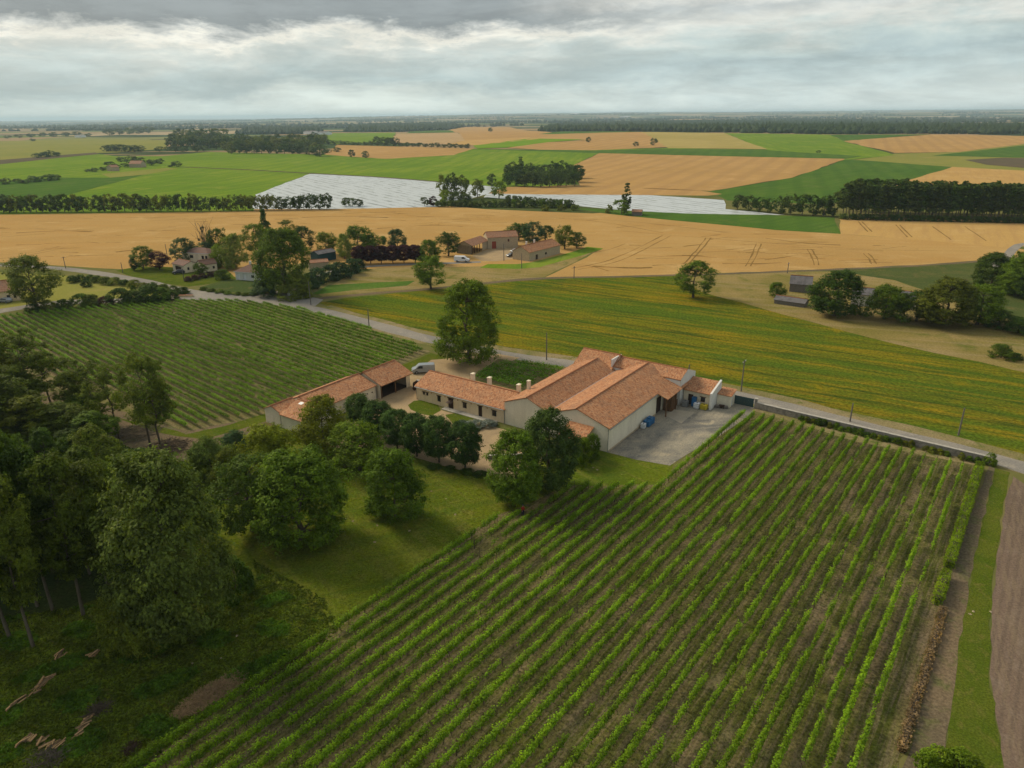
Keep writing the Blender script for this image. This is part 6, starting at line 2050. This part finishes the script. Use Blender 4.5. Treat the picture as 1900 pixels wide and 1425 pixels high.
brush('brush_heap', 183, 1318, 34, 160, 'dark brush heap between the log piles')
brush('brush_heap', 90, 1408, 60, 200, 'grey twig heap below the nearest logs', 'bark_pale')
brush('brush_heap', 250, 805, 90, 420, 'long heap of cut branches below the upper vines', 'bark_pale', .8, 1.3)
brush('brush_heap', 310, 832, 80, 380, 'heap of branches at the foot of the slender trees', 'bark', .8, 1.3)
brush('brush_heap', 130, 760, 70, 260, 'heap of branches by the wood edge', 'bark_pale', .7, 1.3)
brush('straw_heap', 392, 1288, 150, 2600, 'flattened heap of pale brown straw on the grass', 'straw', .4, .4, .36, R_(50))
brush('ash_heap', 243, 1388, 30, 150, 'dark burnt patch of twigs by the vines', 'dark_timber', .25, .5)
# pale stones scattered on the lawn
sm = []
for v_ in range(3):
    r = np.random.default_rng(v_)
    b = MB()
    b.tube((0, 0, -.02), (0, 0, .08), .16, .09, 7)
    o = b.obj('tmp', M['stone'])
    for vv in o.data.vertices:
        vv.co += Vector(r.normal(size=3) * .03)
    sm.append(o.data)
    bpy.data.objects.remove(o)
for i, (x, y) in enumerate([(640, 963), (655, 967), (700, 975), (695, 1006), (845, 955), (800, 912), (600, 1007), (340, 1192), (440, 1180), (357, 1232), (410, 1222), (1100, 868), (1108, 872), (760, 985), (1838, 1135), (1800, 1140), (1806, 1135)]):
    o = link(bpy.data.objects.new('field_stone', sm[i % 3]))
    o.location = G(x, y)
    o.rotation_euler = (0, 0, i)
    o.scale = (1.3, 1, 1)
    tag(o, 'small pale stone lying in the grass', 'stone', 'pale stones in the grass')
# flower bed with border by the junction
fbed = empty('flower_bed', G(335, 551), R_(2), 'long planted trough with orange rim at the lane corner', 'planter')
b = MB(); b.box(-5, 4, -.4, .4, 0, .5); b.obj('trough', M['stucco_tan'], fbed)
b = MB(); b.box(-4.9, 3.9, -.3, .3, .5, .62); b.obj('soil', M['terracotta'], fbed)

# ------------------------------------------------------------------ the person at the row ends
def person(px, py):
    g = G(px, py)
    root = empty('person', g, R_(200), 'person in a red top and dark trousers standing at the vine row ends', 'person')
    vs = [(0, 0, .98), (0, .01, 1.15), (0, .02, 1.36), (0, .02, 1.46), (0, .05, 1.54), (0, .06, 1.64), (0, .05, 1.73),
          (-.19, .02, 1.38), (-.27, .05, 1.12), (-.22, .22, .95), (.19, .02, 1.38), (.27, .04, 1.12), (.2, .2, .93),
          (-.1, 0, .92), (-.12, .03, .5), (-.13, -.04, .09), (-.14, .12, .05), (.1, 0, .92), (.13, .06, .5), (.15, .02, .09), (.16, .18, .05)]
    rad = [(.16, .12), (.15, .11), (.18, .11), (.07, .07), (.06, .06), (.085, .1), (.07, .08), (.075, .07), (.055, .05), (.04, .04), (.075, .07), (.055, .05), (.04, .04),
           (.1, .1), (.065, .07), (.05, .05), (.045, .035), (.1, .1), (.065, .07), (.05, .05), (.045, .035)]
    es = [(0, 1), (1, 2), (2, 3), (3, 4), (4, 5), (5, 6), (2, 7), (7, 8), (8, 9), (2, 10), (10, 11), (11, 12), (0, 13), (13, 14), (14, 15), (15, 16), (0, 17), (17, 18), (18, 19), (19, 20)]
    me = bpy.data.meshes.new('body')
    me.from_pydata(vs, es, [])
    m, nt = new_mat('person_clothes')
    z = nt.n('ShaderNodeSeparateXYZ', {0: nt.n('ShaderNodeTexCoord').outputs['Object']}).outputs[2]
    col = nt.ramp(z, [(0, (.02, .02, .02)), (.09, (.015, .02, .05)), (.95, (.30, .02, .015))], 'CONSTANT')
    col = nt.mix(nt.math('GREATER_THAN', z, 1.48), col, (.38, .22, .15))
    finish(nt, col, .85)
    me.materials.append(m)
    o = link(bpy.data.objects.new('body', me), root)
    sk = o.modifiers.new('skin', 'SKIN')
    for i, r in enumerate(rad):
        me.skin_vertices[0].data[i].radius = r
    me.skin_vertices[0].data[0].use_root = True
    ss = o.modifiers.new('sub', 'SUBSURF')
    ss.levels = ss.render_levels = 2
    for s_ in (-1, 1):          # hands: palm with five fingers
        b = MB()
        c = Vector(vs[9 if s_ < 0 else 12])
        b.box(c.x - .04, c.x + .04, c.y, c.y + .09, c.z - .02, c.z + .02)
        for f_ in range(4):
            x = c.x - .033 + f_ * .022
            b.tube((x, c.y + .08, c.z), (x, c.y + .125, c.z - .015), .011, .010, 5)
            b.tube((x, c.y + .125, c.z - .015), (x, c.y + .14 + .01 * (f_ in (1, 2)), c.z - .05), .010, .008, 5)
        b.tube((c.x + s_ * -.035, c.y + .03, c.z), (c.x + s_ * -.075, c.y + .08, c.z - .02), .013, .01, 5)
        b.obj('hand', plain('skin', (.38, .22, .15), .6, .1), root)
    b = MB()
    b.tube((0, .05, 1.70), (0, .04, 1.80), .125, .09, 10)
    b.obj('hair', M['dark_paint'], root)
    return root


person(970, 957)

# ------------------------------------------------------------------ the hazy air over the plain
b = MB()
b.box(-44000, 44000, -44000, 44000, -36.0, 126.0)
hm, nt = new_mat('haze_air')
HAZE_DENSITY = 0.00007
vol = nt.n('ShaderNodeVolumePrincipled', {'Color': (.62, .83, 1.0, 1), 'Density': HAZE_DENSITY, 'Anisotropy': 0.1}).outputs[0]
nt.n('ShaderNodeOutputMaterial', {'Volume': vol})
hz = b.obj('haze', hm)
tag(hz, 'thin pale haze over the plain', 'haze', kind='stuff')
